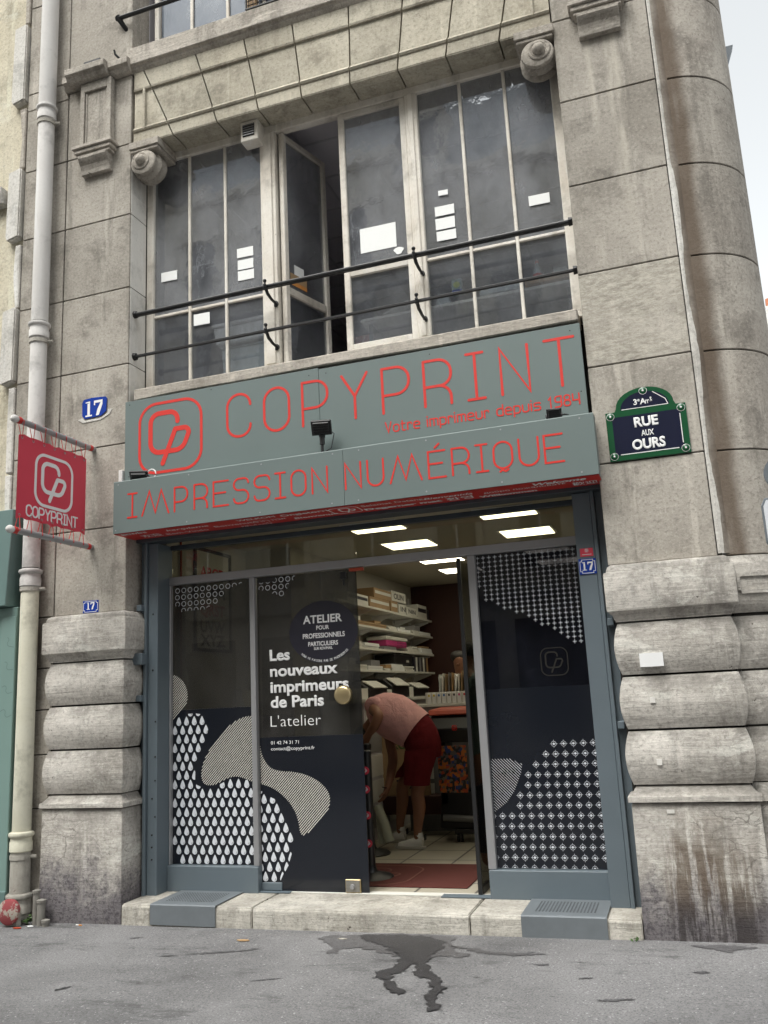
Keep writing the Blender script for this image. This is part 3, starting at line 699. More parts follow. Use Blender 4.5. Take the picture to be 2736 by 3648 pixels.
for x0, x1 in ((-.72, .0), (4.25, 4.98)):
    y0, y1 = -.035, .2
    for nm, pf in (('capital_course', CAPP), ('plinth_moulding', PLP), ('plinth', BASE)):
        mb = MB(); pillow(mb, x0, x1, y0, y1, pf); mb.build(nm, M['stone_low'], B, smooth=True)
    for a, b in ROWS:
        mb = MB(); pillow(mb, x0, x1, y0, y1, bulge(a, b)); mb.build('rusticated_block', M['stone_low'], B, smooth=True)
# rounded plinth of the corner, same courses
for nm, pf in [('corner_plinth', [(-.08, .585), (.885, .58), (.9, .57)]), ('corner_plinth', [(.905, .6), (.95, .6), (.985, .575), (1.02, .56)])] + [('corner_block', [(a + (b - a) * k / 8, .555 + .035 * (1 - abs(2 * k / 8 - 1) ** 2.4)) for k in range(9)]) for a, b in ROWS] + [('corner_block', [(2.17, .56), (2.2, .58), (2.24, .6), (2.5, .605), (2.52, .59), (2.575, .575)])]:
    mb = MB(); ringseg(mb, [(.3, pf[0][0])] + [(r, z) for z, r in pf] + [(.3, pf[-1][0])], 16, -100, 0); mb.build(nm, M['stone_low'], B, smooth=True)
mb = MB()
for a in ((2.3, 2.325), (2.42, 2.445)): ringseg(mb, [(.58, a[0]), (.617, a[0]), (.617, a[1]), (.58, a[1])], 10, -84, -40)
mb.lathe([(.58, 2.325), (.617, 2.325), (.617, 2.42), (.58, 2.42)], (CX, CY, 0), 'z', 2, -86, -84)
mb.build('panel_border', M['stone_low'], B, smooth=True)
for x0, x1, z0, z1 in ((4.36, 4.52, 1.83, 1.925), (4.4, 4.435, 1.58, 1.62), (4.40, 4.435, 1.16, 1.2), (4.43, 4.48, .84, .865)):
    s = -.103 if z0 > .9 else -.09
    bx(x0, x1, s, s + .03, z0, z1).build('paint_patch', M['reveal'] if z0 < 1.8 else M['white'], B)
# a metal bracket on the side front, high up behind the corner
t = thing('metal_bracket', 'small dark metal bracket sticking out behind the rounded corner, high on the right', 'bracket', (5.6, 1.5, 7.6))
MB().prism([(5.58, 7.71), (5.77, 7.71), (5.76, 7.67), (5.68, 7.45), (5.58, 7.45)], 'y', 1.48, 1.52).build('bracket_plate', M['slate'], t)
# ------------------------------------------------------------------ first-floor window
W1 = thing('window', 'wide white wooden window of many panes above the shop sign, one casement open', 'window', (2.1, .3, 4.7))
def fr4(mb, x0, x1, z0, z1, wd, y0, y1):
    mb.box(x0, x0 + wd, y0, y1, z0, z1).box(x1 - wd, x1, y0, y1, z0, z1).box(x0 + wd, x1 - wd, y0 + .001, y1 - .001, z0, z0 + wd).box(x0 + wd, x1 - wd, y0 + .001, y1 - .001, z1 - wd, z1)
mb = MB()
mb.box(.006, .085, .268, .36, 4.72, 7.276).box(4.115, 4.196, .268, .36, 4.72, 7.276)
mb.box(.086, 4.114, .272, .358, 7.172, 7.275)
mb.build('frame', M['white_frame'], W1, bevel=.008)
MB().box(.004, 4.197, .2, .37, 4.66, 4.715).box(.02, 4.18, .255, .36, 4.716, 4.758).build('sill', M['white_frame'], W1, bevel=.008)
for x0, x1 in ((1.29, 1.452), (2.785, 2.898)):
    MB().box(x0, x1, .262, .362, 4.76, 7.171).box(x0 + .03, x1 - .035, .248, .261, 4.765, 7.165).build('mullion', M['white_frame'], W1, bevel=.006)
for x0, x1, gl in ((.086, 1.289, (.488, .89)), (2.899, 4.114, (3.3, 3.709))):
    mb = MB()
    for g_ in gl: mb.box(g_ - .014, g_ + .014, .285, .335, 4.76, 7.171)
    mb.build('glazing_bar', M['white_frame'], W1, bevel=.005)
    mb = MB(); e = [x0] + list(gl) + [x1]
    for a, b in zip(e, e[1:]): mb.box(a + (.015 if a != x0 else 0), b - (.015 if b != x1 else 0), .287, .333, 5.477, 5.505)
    mb.build('transom_bar', M['white_frame'], W1, bevel=.005)
    for a, b in zip(e, e[1:]):
        for z0, z1 in ((4.76, 5.476), (5.506, 7.171)):
            a2, b2 = a + (.015 if a != x0 else 0), b - (.015 if b != x1 else 0)
            d = random.uniform(-.004, .004)
            bx(a2, b2, .306 + d, .312 + d, z0, z1).build('pane', M['glass_low' if z1 < 5.5 else 'glass_old'], W1)
def sash(name, x0, x1, par, glassm):
    mb = MB(); fr4(mb, x0, x1, 4.762, 7.168, .058, .275, .33)
    mb.box(x0 + .059, x1 - .059, .277, .328, 5.476, 5.55); o = mb.build(name, M['white_frame'], par, bevel=.006)
    for z0, z1 in ((4.82, 5.475), (5.551, 7.11)): bx(x0 + .058, x1 - .058, .3, .306, z0, z1).build('pane', M['glass_low'] if z1 < 5.5 else glassm, o)
    return o
sash('casement', 2.112, 2.784, W1, M['glass_old'])

o = sash('casement', 1.47, 2.13, W1, M['glass_old'])
hinge = Vector((1.475, .32, 0)); rot = Matrix.Translation(hinge) @ Matrix.Rotation(R(73), 4, 'Z') @ Matrix.Translation(-hinge)
for ob in [o] + list(o.children):
    ob.data.transform(rot)
o['label'] = 'casement swung open into the room'
vb = MB(); vb.box(1.16, 1.345, .12, .26, 7.03, 7.25); v = thing('vent_box', 'small beige louvred vent box at the top of the window post', 'vent', (1.25, .2, 7.03))
vb.build('vent_case', M['white_frame'], v, bevel=.008)
vb = MB(); vb.box(1.185, 1.31, .115, .119, 7.08, 7.21); vb.build('opening', M['mortar'], v)
vb = MB()
for k in range(5): vb.box(1.188, 1.307, .108, .114, 7.09 + k * .026, 7.1 + k * .026)
vb.build('louvre', M['alu_dark'], v)
# ------------------------------------------------------------------ second-floor window
W2 = thing('window', 'second-floor window cut off by the top edge, with a mesh guard', 'window', (2.1, .3, 8.4))
mb = MB(); fr4(mb, .095, 4.1, 8.335, 11.4, .05, .25, .33); mb.build('frame', M['white_frame'], W2, bevel=.006)
for x in (.535, .957, 1.37, 1.8, 2.25, 2.7, 3.15, 3.6): bx(x - .016, x + .016, .265, .32, 8.386, 11.349).build('glazing_bar', M['white_frame'], W2, bevel=.004)
e = [.145, .535, .957, 1.37, 1.8, 2.25, 2.7, 3.15, 3.6, 4.05]
for a, b in zip(e, e[1:]): bx(a + .017, b - .017, .29, .296, 8.386, 11.349).build('pane', M['glass_sky'], W2)
gd = thing('window_guard', 'black wire mesh guard with wooden post on the upper sill', 'guard', (1.5, .12, 8.34))
bx(1.25, 1.36, .1, .18, 8.34, 9.4).build('post', M['wood'], gd, bevel=.006)
mb = MB()
for k in range(14): mb.tube([(1.3 + k * .05, .07, 8.44), (1.3 + k * .05, .07, 9.4)], .004, 5)
for k in range(20): mb.tube([(1.28, .064, 8.44 + k * .05), (1.98, .064, 8.44 + k * .05)], .004, 5)
mb.build('mesh', M['iron'], gd)
mb = MB(); mb.tube([(1.28, .055, 8.44), (1.98, .055, 8.44), (1.98, .055, 9.4), (1.28, .055, 9.4), (1.28, .055, 8.44)], .012, 6); mb.build('border', M['iron'], gd)
rl = thing('railing', 'thin black iron bar across the second-floor window', 'railing', (2, -.06, 8.72))
MB().tube([(-.16, -.06, 8.72), (4.4, -.06, 8.72)], .022, 8).build('bar', M['iron'], rl, smooth=True)
MB().tube([(-.14, -.065, 8.74), (-.1, -.03, 8.66), (-.07, .02, 8.6)], [.032, .026, .022], 8).build('wall_hook', M['iron'], rl, smooth=True)
for x in (4.35,): MB().tube([(x, -.06, 8.72), (x + .03, .02, 8.62)], .025, 8).build('wall_hook', M['iron'], rl, smooth=True)
hk = thing('iron_hook', 'bent black iron hook sticking out of the ledge', 'hook', (-.1, -.06, 8.2))
MB().tube([(-.155, -.09, 8.325), (-.15, -.08, 8.28), (-.09, -.05, 8.21)], .012, 6).build('hook_rod', M['iron'], hk, smooth=True)
hk = thing('iron_bar', 'short black iron bar lying on the left ledge', 'bar', (-.4, -.1, 8.24))
MB().box(-.5, -.3, -.13, -.1, 8.215, 8.26).build('flat_bar', M['iron'], hk, bevel=.004)
# ------------------------------------------------------------------ window rails
for z, r_, lb in ((5.447, .026, 'upper of the two black iron rails in front of the wide window'), (5.015, .019, 'lower of the two black iron rails in front of the wide window')):
    t = thing('window_rail', lb, 'railing', (2.1, .08, z), 'iron rails across the window')
    if z > 5.2:
        MB().prism([(.055, z - .016), (.06, z - .02), (.1, z - .02), (.105, z - .016), (.107, z), (.102, z + .012), (.08, z + .017), (.058, z + .012), (.053, z)], 'x', .03, 4.195).build('handrail', M['iron'], t, bevel=.004)
    else:
        MB().box(.03, 4.195, .066, .092, z - .0125, z + .0125).build('bar', M['iron'], t, bevel=.004)
    for x in (.02, 4.185): MB().tube([(x - .018, .08, z), (x + .012, .08, z), (x + .02, .08, z)], [.038, .034, .015], 8).build('end_plate', M['iron'], t)
    for x in (1.425, 2.85):
        m2 = MB().tube([(x, .02, z + .0), (x, .05, z - .025), (x, .09, z - .065), (x + .004, .16, z - .09), (x + .004, .25, z - .095)], [.013, .016, .016, .014, .012], 8)
        m2.lathe([(.001, z + .055), (.013, z + .05), (.018, z + .038), (.013, z + .025), (.009, z + .02), (.019, z - .035), (.013, z - .045)], (x, .035, 0), 'z', 10)
        m2.lathe([(.012, .248), (.03, .249), (.03, .262), (.012, .263)], (x, 0, z - .095), 'y', 10)
        m2.build('bracket', M['iron'], t, smooth=True)
# ------------------------------------------------------------------ papers stuck to the panes and things on the inside sill
def sheet_on(pts, lab, name='paper_sheet', cat='paper', m='paper', y=.2965, grp=None):
    mb = MB(); n = len(pts); mb.add([(p[0], y, p[1]) for p in pts] + [(p[0], y + .0015, p[1]) for p in pts], [tuple(range(n)), tuple(range(n, 2 * n))[::-1]] + [(i, (i + 1) % n, n + (i + 1) % n, n + i) for i in range(n)])
    return tag(mb.build(name, M[m], None), lab, cat, grp)
GP = 'paper sheets stuck to the window panes'
def q4(x0, x1, z0, z1, d=.004): return [(x0, z0), (x1, z0 - d), (x1, z1 - d), (x0, z1)]
for p, lb in ((q4(.162, .343, 5.857, 5.956), 'white paper on the leftmost upper pane of the wide window'),
              (q4(1.008, 1.183, 5.93, 6.027), 'topmost of three stacked papers left of the open casement'),
              (q4(1.014, 1.182, 5.803, 5.902), 'middle of three stacked papers left of the open casement'),
              (q4(1.015, 1.187, 5.69, 5.788), 'lowest of three stacked papers left of the open casement'),
              (q4(.528, .703, 5.32, 5.437), 'white paper on the small lower pane behind the left rail'),
              (q4(2.277, 2.623, 5.694, 5.938), 'large white sheet, biggest of the papers on the window panes'),
              (q4(3.04, 3.129, 6.09, 6.14), 'smallest white slip above the three papers right of the posted mullion'),
              (q4(2.998, 3.176, 5.893, 5.987), 'uppermost wide paper below the small slip on the right panes'),
              (q4(2.997, 3.174, 5.76, 5.868), 'middle wide paper below the small slip on the right panes'),
              (q4(3.0, 3.178, 5.65, 5.742), 'lowest wide paper below the small slip on the right panes'),
              (q4(3.835, 4.015, 5.793, 5.887), 'lone white paper on the rightmost upper pane')):
    sheet_on(p, lb, grp=GP)
sheet_on([(2.64 + .045 * math.cos(t) * (1 + .25 * math.sin(3 * t)), 5.645 + .035 * math.sin(t)) for t in [k * .45 for k in range(14)]], 'torn white sticker remnant beside the large sheet', 'sticker', 'sticker')
def on_sash(x0, x1, z0, z1, m, lab, name, cat):
    mb = bx(x0, x1, .297, .2985, z0, z1); o = mb.build(name, M[m], None); o.data.transform(rot); tag(o, lab, cat)
on_sash(1.62, 1.76, 5.72, 5.82, 'paper', 'white note on the glass of the open casement', 'note', 'note')
t = thing('note_card', 'orange and white card on the glass of the open casement', 'card', (1.5, .4, 5.6))
for z0, z1, m in ((5.6, 5.64, 'orange_cap'), (5.641, 5.72, 'carton')):
    o = bx(1.56, 1.8, .297, .2985, z0, z1).build('card_band', M[m], t); o.data.transform(rot)
t = thing('storage_box', 'white plastic storage box with lid behind the lower left panes', 'box', (1.0, .6, 4.76))
MB().prism([(.79, 4.76), (1.38, 4.76), (1.40, 5.06), (.77, 5.06)], 'y', .4, .75).prism([(.76, 5.061), (1.41, 5.061), (1.41, 5.075), (.76, 5.075)], 'y', .39, .76).build('tub', M['bottle'], t, bevel=.015)
MB().prism([(.72, 5.11), (1.40, 5.11), (1.43, 5.29), (.69, 5.29)], 'y', .38, .78).build('tray', M['white'], t, bevel=.012)
MB().box(.68, 1.44, .365, .79, 5.292, 5.33).build('lid', M['white'], t, bevel=.01)
t = thing('sill_shelf', 'pale wooden shelf inside the lower right panes', 'shelf', (3.9, .5, 5.1)); bx(3.72, 4.12, .42, .7, 5.13, 5.17).build('board', M['wood'], t, bevel=.004)
t = thing('plastic_bottle', 'clear bottle with red cap on the shelf in the right panes', 'bottle', (3.82, .5, 5.17))
MB().lathe([(.02, 5.171), (.042, 5.175), (.042, 5.28), (.03, 5.31), (.014, 5.335), (.014, 5.35)], (3.83, .5, 0), 'z', 14).build('bottle_body', M['bottle'], t, smooth=True)
MB().lathe([(.017, 5.351), (.017, 5.375)], (3.83, .5, 0), 'z', 12).build('cap', M['sign_red'], t)
MB().lathe([(.0425, 5.2), (.0425, 5.245)], (3.83, .5, 0), 'z', 14).build('bottle_label', M['sign_red'], t)
tag(MB().box(3.97, 4.09, .45, .6, 5.171, 5.25).box(3.965, 4.095, .445, .605, 5.2505, 5.262).build('plastic_tub', M['bottle'], None, bevel=.01), 'clear plastic tub beside the bottle in the right panes', 'tub')
t = thing('juice_carton', 'small green and blue carton behind the lower right panes', 'carton', (3.1, .45, 5.2))
bx(3.08, 3.17, .4, .45, 5.17, 5.31).build('carton_body', M['teal'], t); bx(3.081, 3.169, .398, .3995, 5.172, 5.21).build('carton_foot', M['blue'], t)
MB().lathe([(.001, .396), (.03, .396), (.03, .3985), (.001, .3985)], (3.125, 0, 5.255), 'y', 14).build('carton_mark', plain('lime', (.35, .42, .05)), t)
t = thing('desk', 'pale desk inside the window behind the lower panes', 'desk', (3, .8, 4.7))
bx(2.2, 4.12, .42, 1.0, 5.08, 5.11).build('desk_top', M['white_box'], t, bevel=.004)
for x in (2.25, 4.07): bx(x, x + .04, .5, .95, 4.7, 5.079).build('leg', M['alu_dark'], t)
tag(MB().add([(2.42, .42, 5.12), (2.66, .42, 5.21), (2.66, .6, 5.23), (2.42, .6, 5.14), (2.42, .42, 5.125), (2.66, .42, 5.216), (2.66, .6, 5.236), (2.42, .6, 5.145)], [(0, 3, 2, 1), (4, 5, 6, 7), (0, 1, 5, 4), (1, 2, 6, 5), (2, 3, 7, 6), (3, 0, 4, 7)]).build('paper_sheet', M['paper'], None), 'curled loose paper on the desk behind the closed casement', 'paper', 'papers on the upstairs desk')
tag(bx(3.32, 3.69, .42, .6, 5.112, 5.17).build('document_tray', M['bottle'], None, bevel=.01), 'clear document tray on the desk behind the right panes', 'tray')
tag(MB().prism([(2.91, 5.112), (3.04, 5.112), (3.03, 5.2), (2.91, 5.21)], 'y', .45, .6).build('plastic_bag', M['bottle'], None, bevel=.015), 'crumpled clear bag on the desk beside the green carton', 'bag')
t = thing('folding_chair', 'brown chair back inside the open casement', 'chair', (1.75, 1.2, 4.7))
bx(1.62, 1.66, 1.2, 1.26, 4.7, 5.1).build('leg', M['brown'], t); bx(1.9, 1.94, 1.2, 1.26, 4.7, 5.1).build('leg', M['brown'], t)
bx(1.6, 1.96, 1.2, 1.6, 5.101, 5.13).build('seat', M['brown'], t); bx(1.62, 1.94, 1.6, 1.63, 5.131, 5.5).build('backrest', M['orange'], t)

# ------------------------------------------------------------------ shopfront
SF = thing('shopfront', 'blue grey steel shopfront with navy glass panels under the sign', 'shopfront', (2.1, .4, .15))
def steel(name, boxes, m='steel', bv=.004):
    mb = MB()
    for b in boxes: mb.box(*b)
    return mb.build(name, M[m], SF, bevel=bv)
steel('shutter_guide', [(.072, .1, .17, .36, .155, 3.225), (.0, .07, .24, .36, .155, 3.225)], 'steel')
steel('pilaster', [(.104, .2, .2, .44, .158, 3.2)])
steel('shutter_guide', [(4.135, 4.2, .24, .38, .155, 3.225), (4.105, 4.134, .19, .38, .155, 3.225)])
steel('pilaster', [(3.965, 4.103, .2, .44, .158, 3.2)])
steel('shutter_box', [(.02, 4.2, .12, .3, 3.205, 3.26), (.05, 4.19, .16, .46, 3.262, 3.45)], 'steel_dark')
steel('sill_panel', [(.2, 1.082, .36, .47, .162, .372)]); steel('sill_panel', [(3.055, 3.965, .36, .47, .162, .372)])
steel('transom', [(.2, 3.965, .385, .47, 2.828, 2.9)], 'alu')
steel('mullion', [(1.03, 1.078, .385, .47, .373, 2.827)], 'alu'); steel('mullion', [(3.048, 3.112, .385, .47, .373, 2.827)], 'alu')
steel('edge_strip', [(.2, .212, .39, .46, .373, 2.827)], 'alu'); steel('edge_strip', [(3.95, 3.964, .39, .46, .373, 2.827)], 'alu')
steel('top_rail', [(.2, 3.965, .41, .47, 3.16, 3.204)], 'steel_dark')
for x0, x1 in ((.2, 2.047), (2.051, 3.965)): bx(x0, x1, .44, .449, 2.901, 3.159).build('transom_pane', M['glass'], SF)
for zc_, side in ((2.1, 0), (1.78, 0), (2.58, 0), (2.15, 1), (1.4, 1)):
    x = .05 if not side else 4.165
    if zc_ == 2.1: steel('lock_box', [(x - .055, x + .07, .08, .16, zc_, zc_ + .1)], 'steel', .006)
    else: steel('lug', [(x - .02, x + .03, .12, .235, zc_, zc_ + .055)], 'steel', .005)
rv = MB()
for z in (2.55, 2.05, 1.6, 1.3, 1.1, .95, .8, .65, .55, .45): rv.lathe([(.001, .192), (.007, .193), (.007, .2), (.001, .2)], (.185 - .03 * (int(z * 20) % 2), 0, z), 'y', 8)
rv.build('screw_hole', M['mortar'], SF)
FRG = lambda y: Frame((0, y, 0))
def panel(name, x0, x1, z0, z1, zb):
    o = bx(x0, x1, .434, .444, zb, z1).build(name, M['film'] if x0 < 3 else M['film_dark'], SF)
    bx(x0, x1, .434, .444, z0, zb - .0005).build('navy_film', M['navy'], o)
    return o
DF = FRG(.434)
def rings(mb, fr, rect, rows, x0, dx, z0, dz, r, w_, poly):
    for j in range(rows):
        for i in range(40):
            x = x0 + dx * i + (0 if j % 2 == 0 else -dx * .03); z = z0 - dz * j
            if x > rect[1] + r: break
            for k in range(24):
                a, b = 2 * math.pi * k / 24, 2 * math.pi * (k + 1) / 24
                q = [(x + rr * math.cos(t), z + rr * math.sin(t)) for rr, t in ((r, a), (r, b), (r - w_, b), (r - w_, a))]
                if not all(inside(p, poly) for p in q): continue
                q = clip(q, *rect)
                if len(q) > 2: mb.add([fr.P(p[0], p[1], .001) for p in q], [tuple(range(len(q)))])
def drop(mb, fr, x, z, s, rect, poly=None, shine=True):
    pts = []
    for k in range(20):
        a = 2 * math.pi * k / 20 - math.pi / 2; rx = .42 * s * math.cos(a); rz = .42 * s * math.sin(a)
        if math.sin(a) > 0: rz = .95 * s * math.sin(a) ** 1.25; rx *= (1 - .55 * math.sin(a) ** 2)
        pts.append((x + rx, z + rz))
    if poly:
        c = [p for p in pts if inside(p, poly)]
        if len(c) < 5: return
        pts = c if len(c) < 20 else pts
    q = clip(pts, *rect)
    if len(q) > 2: mb.add([fr.P(p[0], p[1], .001) for p in q], [tuple(range(len(q)))])
def shine(mb, fr, x, z, s, rect, poly):
    pts = [(x + .25 * s * math.cos(a), z + .25 * s * math.sin(a)) for a in [R(-70 + 14 * k) for k in range(7)]]
    if all(rect[0] < p[0] < rect[1] and rect[2] < p[1] < rect[3] for p in pts) and all(inside(p, poly) for p in pts): stroke(mb, fr, pts, .006, .0018, caps=False, skirt=False)
def drops(par, fr, rect, x0, dx, z0, dz, rows, s, poly):
    a, b = MB(), MB()
    for j in range(rows):
        for i in range(40):
            x = x0 + dx * i + (dx / 2 if j % 2 else 0); z = z0 + dz * j
            if x > rect[1] + s: break
            if not (inside((x, z), poly) or inside((x, z + s * .5), poly)): continue
            drop(a, fr, x, z, s, rect, poly); shine(b, fr, x, z, s, rect, poly)
    a.build('drop_decal', M['decal'], par, fix=False); b.build('drop_shine', M['alu'], par, fix=False)

# left fixed panel
PL = panel('fixed_panel', .213, 1.029, .374, 2.826, 1.69); RL = (.216, 1.026, .378, 2.822)
mb = MB(); rings(mb, DF, RL, 4, .262, .066, 2.775, .0625, .0245, .0065, [(.1, 2.9), (1.03, 2.9), (1.03, 2.815), (.93, 2.79), (.78, 2.74), (.68, 2.63), (.55, 2.58), (.3, 2.575), (.27, 2.63), (.1, 2.63)])
mb.build('ring_decal', M['decal'], PL, fix=False)
mb = MB(); hatch(mb, DF, smooth([(.1, 2.03), (.24, 2.005), (.33, 1.94), (.37, 1.84), (.36, 1.74), (.29, 1.66), (.2, 1.58), (.1, 1.5)]), .0165, .0068, R(45), RL)
BLOB = smooth([(1.1, 1.6), (.95, 1.615), (.8, 1.55), (.68, 1.44), (.58, 1.33), (.51, 1.2), (.5, 1.09), (.54, 1.03), (.64, 1.03), (.72, 1.07), (.82, 1.105), (.92, 1.09), (1.1, 1.01)])
hatch(mb, DF, BLOB, .0165, .0068, R(45), RL); mb.build('stripe_decal', M['decal_line'], PL, fix=False)
DROPP = smooth([(.1, 1.58), (.22, 1.6), (.34, 1.66), (.5, 1.66), (.59, 1.6), (.575, 1.48), (.51, 1.3), (.45, 1.17), (.44, 1.06), (.5, 1.02), (.6, 1.0), (.7, 1.06), (.82, 1.1), (.95, 1.075), (1.1, 1.03), (1.1, .3), (.1, .3)], 1)
drops(PL, DF, RL, .235, .0795, .40, .0783, 18, .058, DROPP)
# hinged glass door, closed leaf
DL = panel('glass_door', 1.082, 2.043, .17, 2.822, 1.42); RD = (1.085, 2.04, .19, 2.82)
mb = MB(); rings(mb, DF, (1.085, 2.04, .19, 2.815), 3, 1.128, .066, 2.787, .0625, .0245, .0065, [(1.08, 2.9), (1.5, 2.9), (1.46, 2.78), (1.4, 2.74), (1.38, 2.68), (1.34, 2.63), (1.2, 2.68), (1.08, 2.72)])
mb.build('ring_decal', M['decal'], DL, fix=False)
mb = MB(); hatch(mb, DF, smooth([(1.0, 1.5), (1.08, 1.4), (1.1, 1.27), (1.17, 1.165), (1.27, 1.135), (1.39, 1.13), (1.53, 1.1), (1.66, 1.03), (1.735, .93), (1.71, .8), (1.58, .68), (1.45, .585), (1.43, .75), (1.37, .865), (1.26, .965), (1.15, 1.02), (1.0, 1.05)]), .0165, .0068, R(45), RD)
mb.build('stripe_decal', M['decal_line'], DL, fix=False)
drops(DL, DF, (1.085, 2.04, .245, 2.8), 1.075, .0795, .19, .0783, 12, .058, smooth([(1.0, .99), (1.12, .975), (1.24, .9), (1.34, .77), (1.385, .63), (1.375, .48), (1.31, .33), (1.24, .22), (1.2, .1), (1.0, .1)], 1))
mb = MB(); mb.add([DF.P(1.715 + .322 * math.cos(2 * math.pi * k / 48), 2.296 + .268 * math.sin(2 * math.pi * k / 48), .0008) for k in range(48)], [tuple(range(48))])
mb.build('badge_decal', M['badge'], DL, fix=False)
def dt(s, x, z, h, w_=None, b=0, al='l', par=DL, m='white', fr=DF, lift=.002, sp=1): return text(s, par, M[m], fr, x, z, h, w_, b, al, 0, 'lettering', lift, sp)
dt('ATELIER', 1.713, 2.375, .066, .37, .025, 'c'); dt('POUR', 1.713, 2.316, .034, .12, .02, 'c'); dt('PROFESSIONNELS', 1.72, 2.245, .04, .395, .022, 'c')
dt('PARTICULIERS', 1.712, 2.177, .036, .28, .022, 'c'); dt('SUR RDV/MAIL', 1.712, 2.143, .022, .175, .02, 'c')
s = 'NOUS NE FAISONS PAS DE PHOTOCOPIES'; nS = len(s)
for i, ch in enumerate(s):
    if ch == ' ': continue
    a = R(227 + (318 - 227) * i / (nS - 1)); px_, pz_ = 1.715 + .3 * math.cos(a), 2.292 + .252 * math.sin(a)
    u = Vector((-math.sin(a) * .3, 0, math.cos(a) * .252)).normalized(); v = Vector((0, -1, 0)).cross(u) * -1
    if v.z < 0: v = -v
    text(ch, DL, M['white'], Frame((px_, .434, pz_), u, v), -.006, -.004, .0185, None, .015, 'l', 0, 'lettering', .002)
for s, z, w_ in (('Les', 2.075, .196), ('nouveaux', 1.938, .645), ('imprimeurs', 1.8, .74), ('de Paris', 1.67, .505)): dt(s, 1.197, z, .092, w_, .035)
dt("L'atelier", 1.193, 1.508, .092, .475, -.012)
dt('01 42 74 31 71', 1.191, 1.36, .027, .265, .004); dt('contact@copyprint.fr', 1.192, 1.31, .027, .41, .004)
mb = MB(); mb.lathe([(.001, .345), (.06, .348), (.074, .356), (.08, .37), (.08, .386), (.068, .392), (.001, .392)], (1.903, 0, 1.748), 'y', 28)
kn = mb.build('door_knob', M['gold'], DL, smooth=True)
MB().lathe([(.02, .393), (.02, .433)], (1.903, 0, 1.748), 'y', 12).build('knob_stem', M['black'], kn)
lk = MB().box(1.842, 1.975, .415, .462, .174, .276).build('patch_lock', M['gold'], DL, bevel=.004)
MB().box(1.849, 1.968, .411, .4145, .181, .269).build('lock_face', plain('worn_steel', (.3, .29, .27), .4, .7, .4, 14), lk)
MB().lathe([(.001, .396), (.018, .397), (.022, .41), (.001, .41)], (1.907, 0, .222), 'y', 14).build('lock_cylinder', M['alu'], lk)
MB().box(1.084, 1.27, .42, .46, .178, .24).build('patch_hinge', M['steel'], DL, bevel=.004)
MB().box(1.09, 1.27, .425, .455, 2.775, 2.818).build('patch_hinge', M['black'], DL, bevel=.004)
MB().box(1.9, 1.955, .415, .46, 2.74, 2.8).box(1.92, 1.935, .42, .44, 2.68, 2.738).build('door_stop', M['black'], DL, bevel=.004)
steel('door_sensor', [(1.99, 2.12, .40, .44, 2.795, 2.822)], 'orange', .003)
# open leaf, swung inside
DR = bx(2.952, 2.962, .47, 1.42, .19, 2.815).build('glass_door', M['glass'], SF)
bx(2.9475, 2.951, .47, 1.42, .19, 2.815).build('navy_film', M['navy'], DR)
bx(2.94, 2.972, .445, .469, .17, 2.82).build('edge_profile', M['black'], DR); bx(2.94, 2.974, .475, .72, .171, .23).build('patch_hinge', M['black'], DR, bevel=.004)
DR['label'] = 'glass door leaf standing open inward'
# right fixed panel
PR = panel('fixed_panel', 3.113, 3.949, .374, 2.826, 1.73); RR = (3.116, 3.946, .378, 2.822)
mb = MB(); poly = [(3.0, 2.9), (4, 2.9), (4, 2.02), (3.87, 2.06), (3.7, 2.17), (3.45, 2.32), (3.3, 2.38), (3.17, 2.45), (3.13, 2.55), (3.0, 2.58)]
for j in range(22):
    for i in range(20):
        x = 3.125 + .0489 * i; z = 2.80 - .0385 * j
        if not inside((x, z), poly): continue
        for a in ((x - .0155, x + .0155, z - .0024, z + .0024), (x - .0024, x + .0024, z - .0155, z - .0026), (x - .0024, x + .0024, z + .0026, z + .0155)):
            q = clip([(a[0], a[2]), (a[1], a[2]), (a[1], a[3]), (a[0], a[3])], *RR)
            if len(q) > 2: mb.add([DF.P(p[0], p[1], .001) for p in q], [tuple(range(len(q)))])
mb.build('cross_decal', M['decal'], PR, fix=False)
mb = MB(); poly = smooth([(3.0, .3), (4.1, .3), (4.1, 1.33), (3.75, 1.345), (3.62, 1.325), (3.52, 1.25), (3.44, 1.17), (3.38, 1.06), (3.33, .95), (3.27, .84), (3.2, .79), (3.0, .77)], 1)
for j in range(14):
    for i in range(16):
        x = 3.02 + .0755 * i + .008 * (j % 2); z = .378 + .0762 * j
        if not inside((x, z), poly): continue
        for k in range(20):
            a, b = 2 * math.pi * k / 20, 2 * math.pi * (k + 1) / 20
            for r0, r1 in ((.0205, .0180), (.009, .0)):
                q = clip([(x + rr * math.cos(t), z + rr * math.sin(t)) for rr, t in ((r0, a), (r0, b), (r1, b), (r1, a))][:4 if r1 else 3], *RR)
                if len(q) > 2: mb.add([DF.P(p[0], p[1], .001) for p in q], [tuple(range(len(q)))])
        for a in ((x - .0295, x - .021, z - .0011, z + .0011), (x + .021, x + .0295, z - .0011, z + .0011), (x - .0011, x + .0011, z + .021, z + .0295), (x - .0011, x + .0011, z - .0295, z - .021), (x - .018, x - .0115, z - .0015, z + .0015), (x + .0115, x + .018, z - .0015, z + .0015)):
            q = clip([(a[0], a[2]), (a[1], a[2]), (a[1], a[3]), (a[0], a[3])], *RR)
            if len(q) > 2: mb.add([DF.P(p[0], p[1], .001) for p in q], [tuple(range(len(q)))])
mb.build('target_decal', M['decal'], PR, fix=False)
mb = MB(); hatch(mb, DF, [(3.0, 1.19), (3.27, 1.19), (3.365, 1.145), (3.35, 1.08), (3.29, .95), (3.22, .86), (3.12, .79), (3.0, .78)], .0165, .003, R(-45), RR)
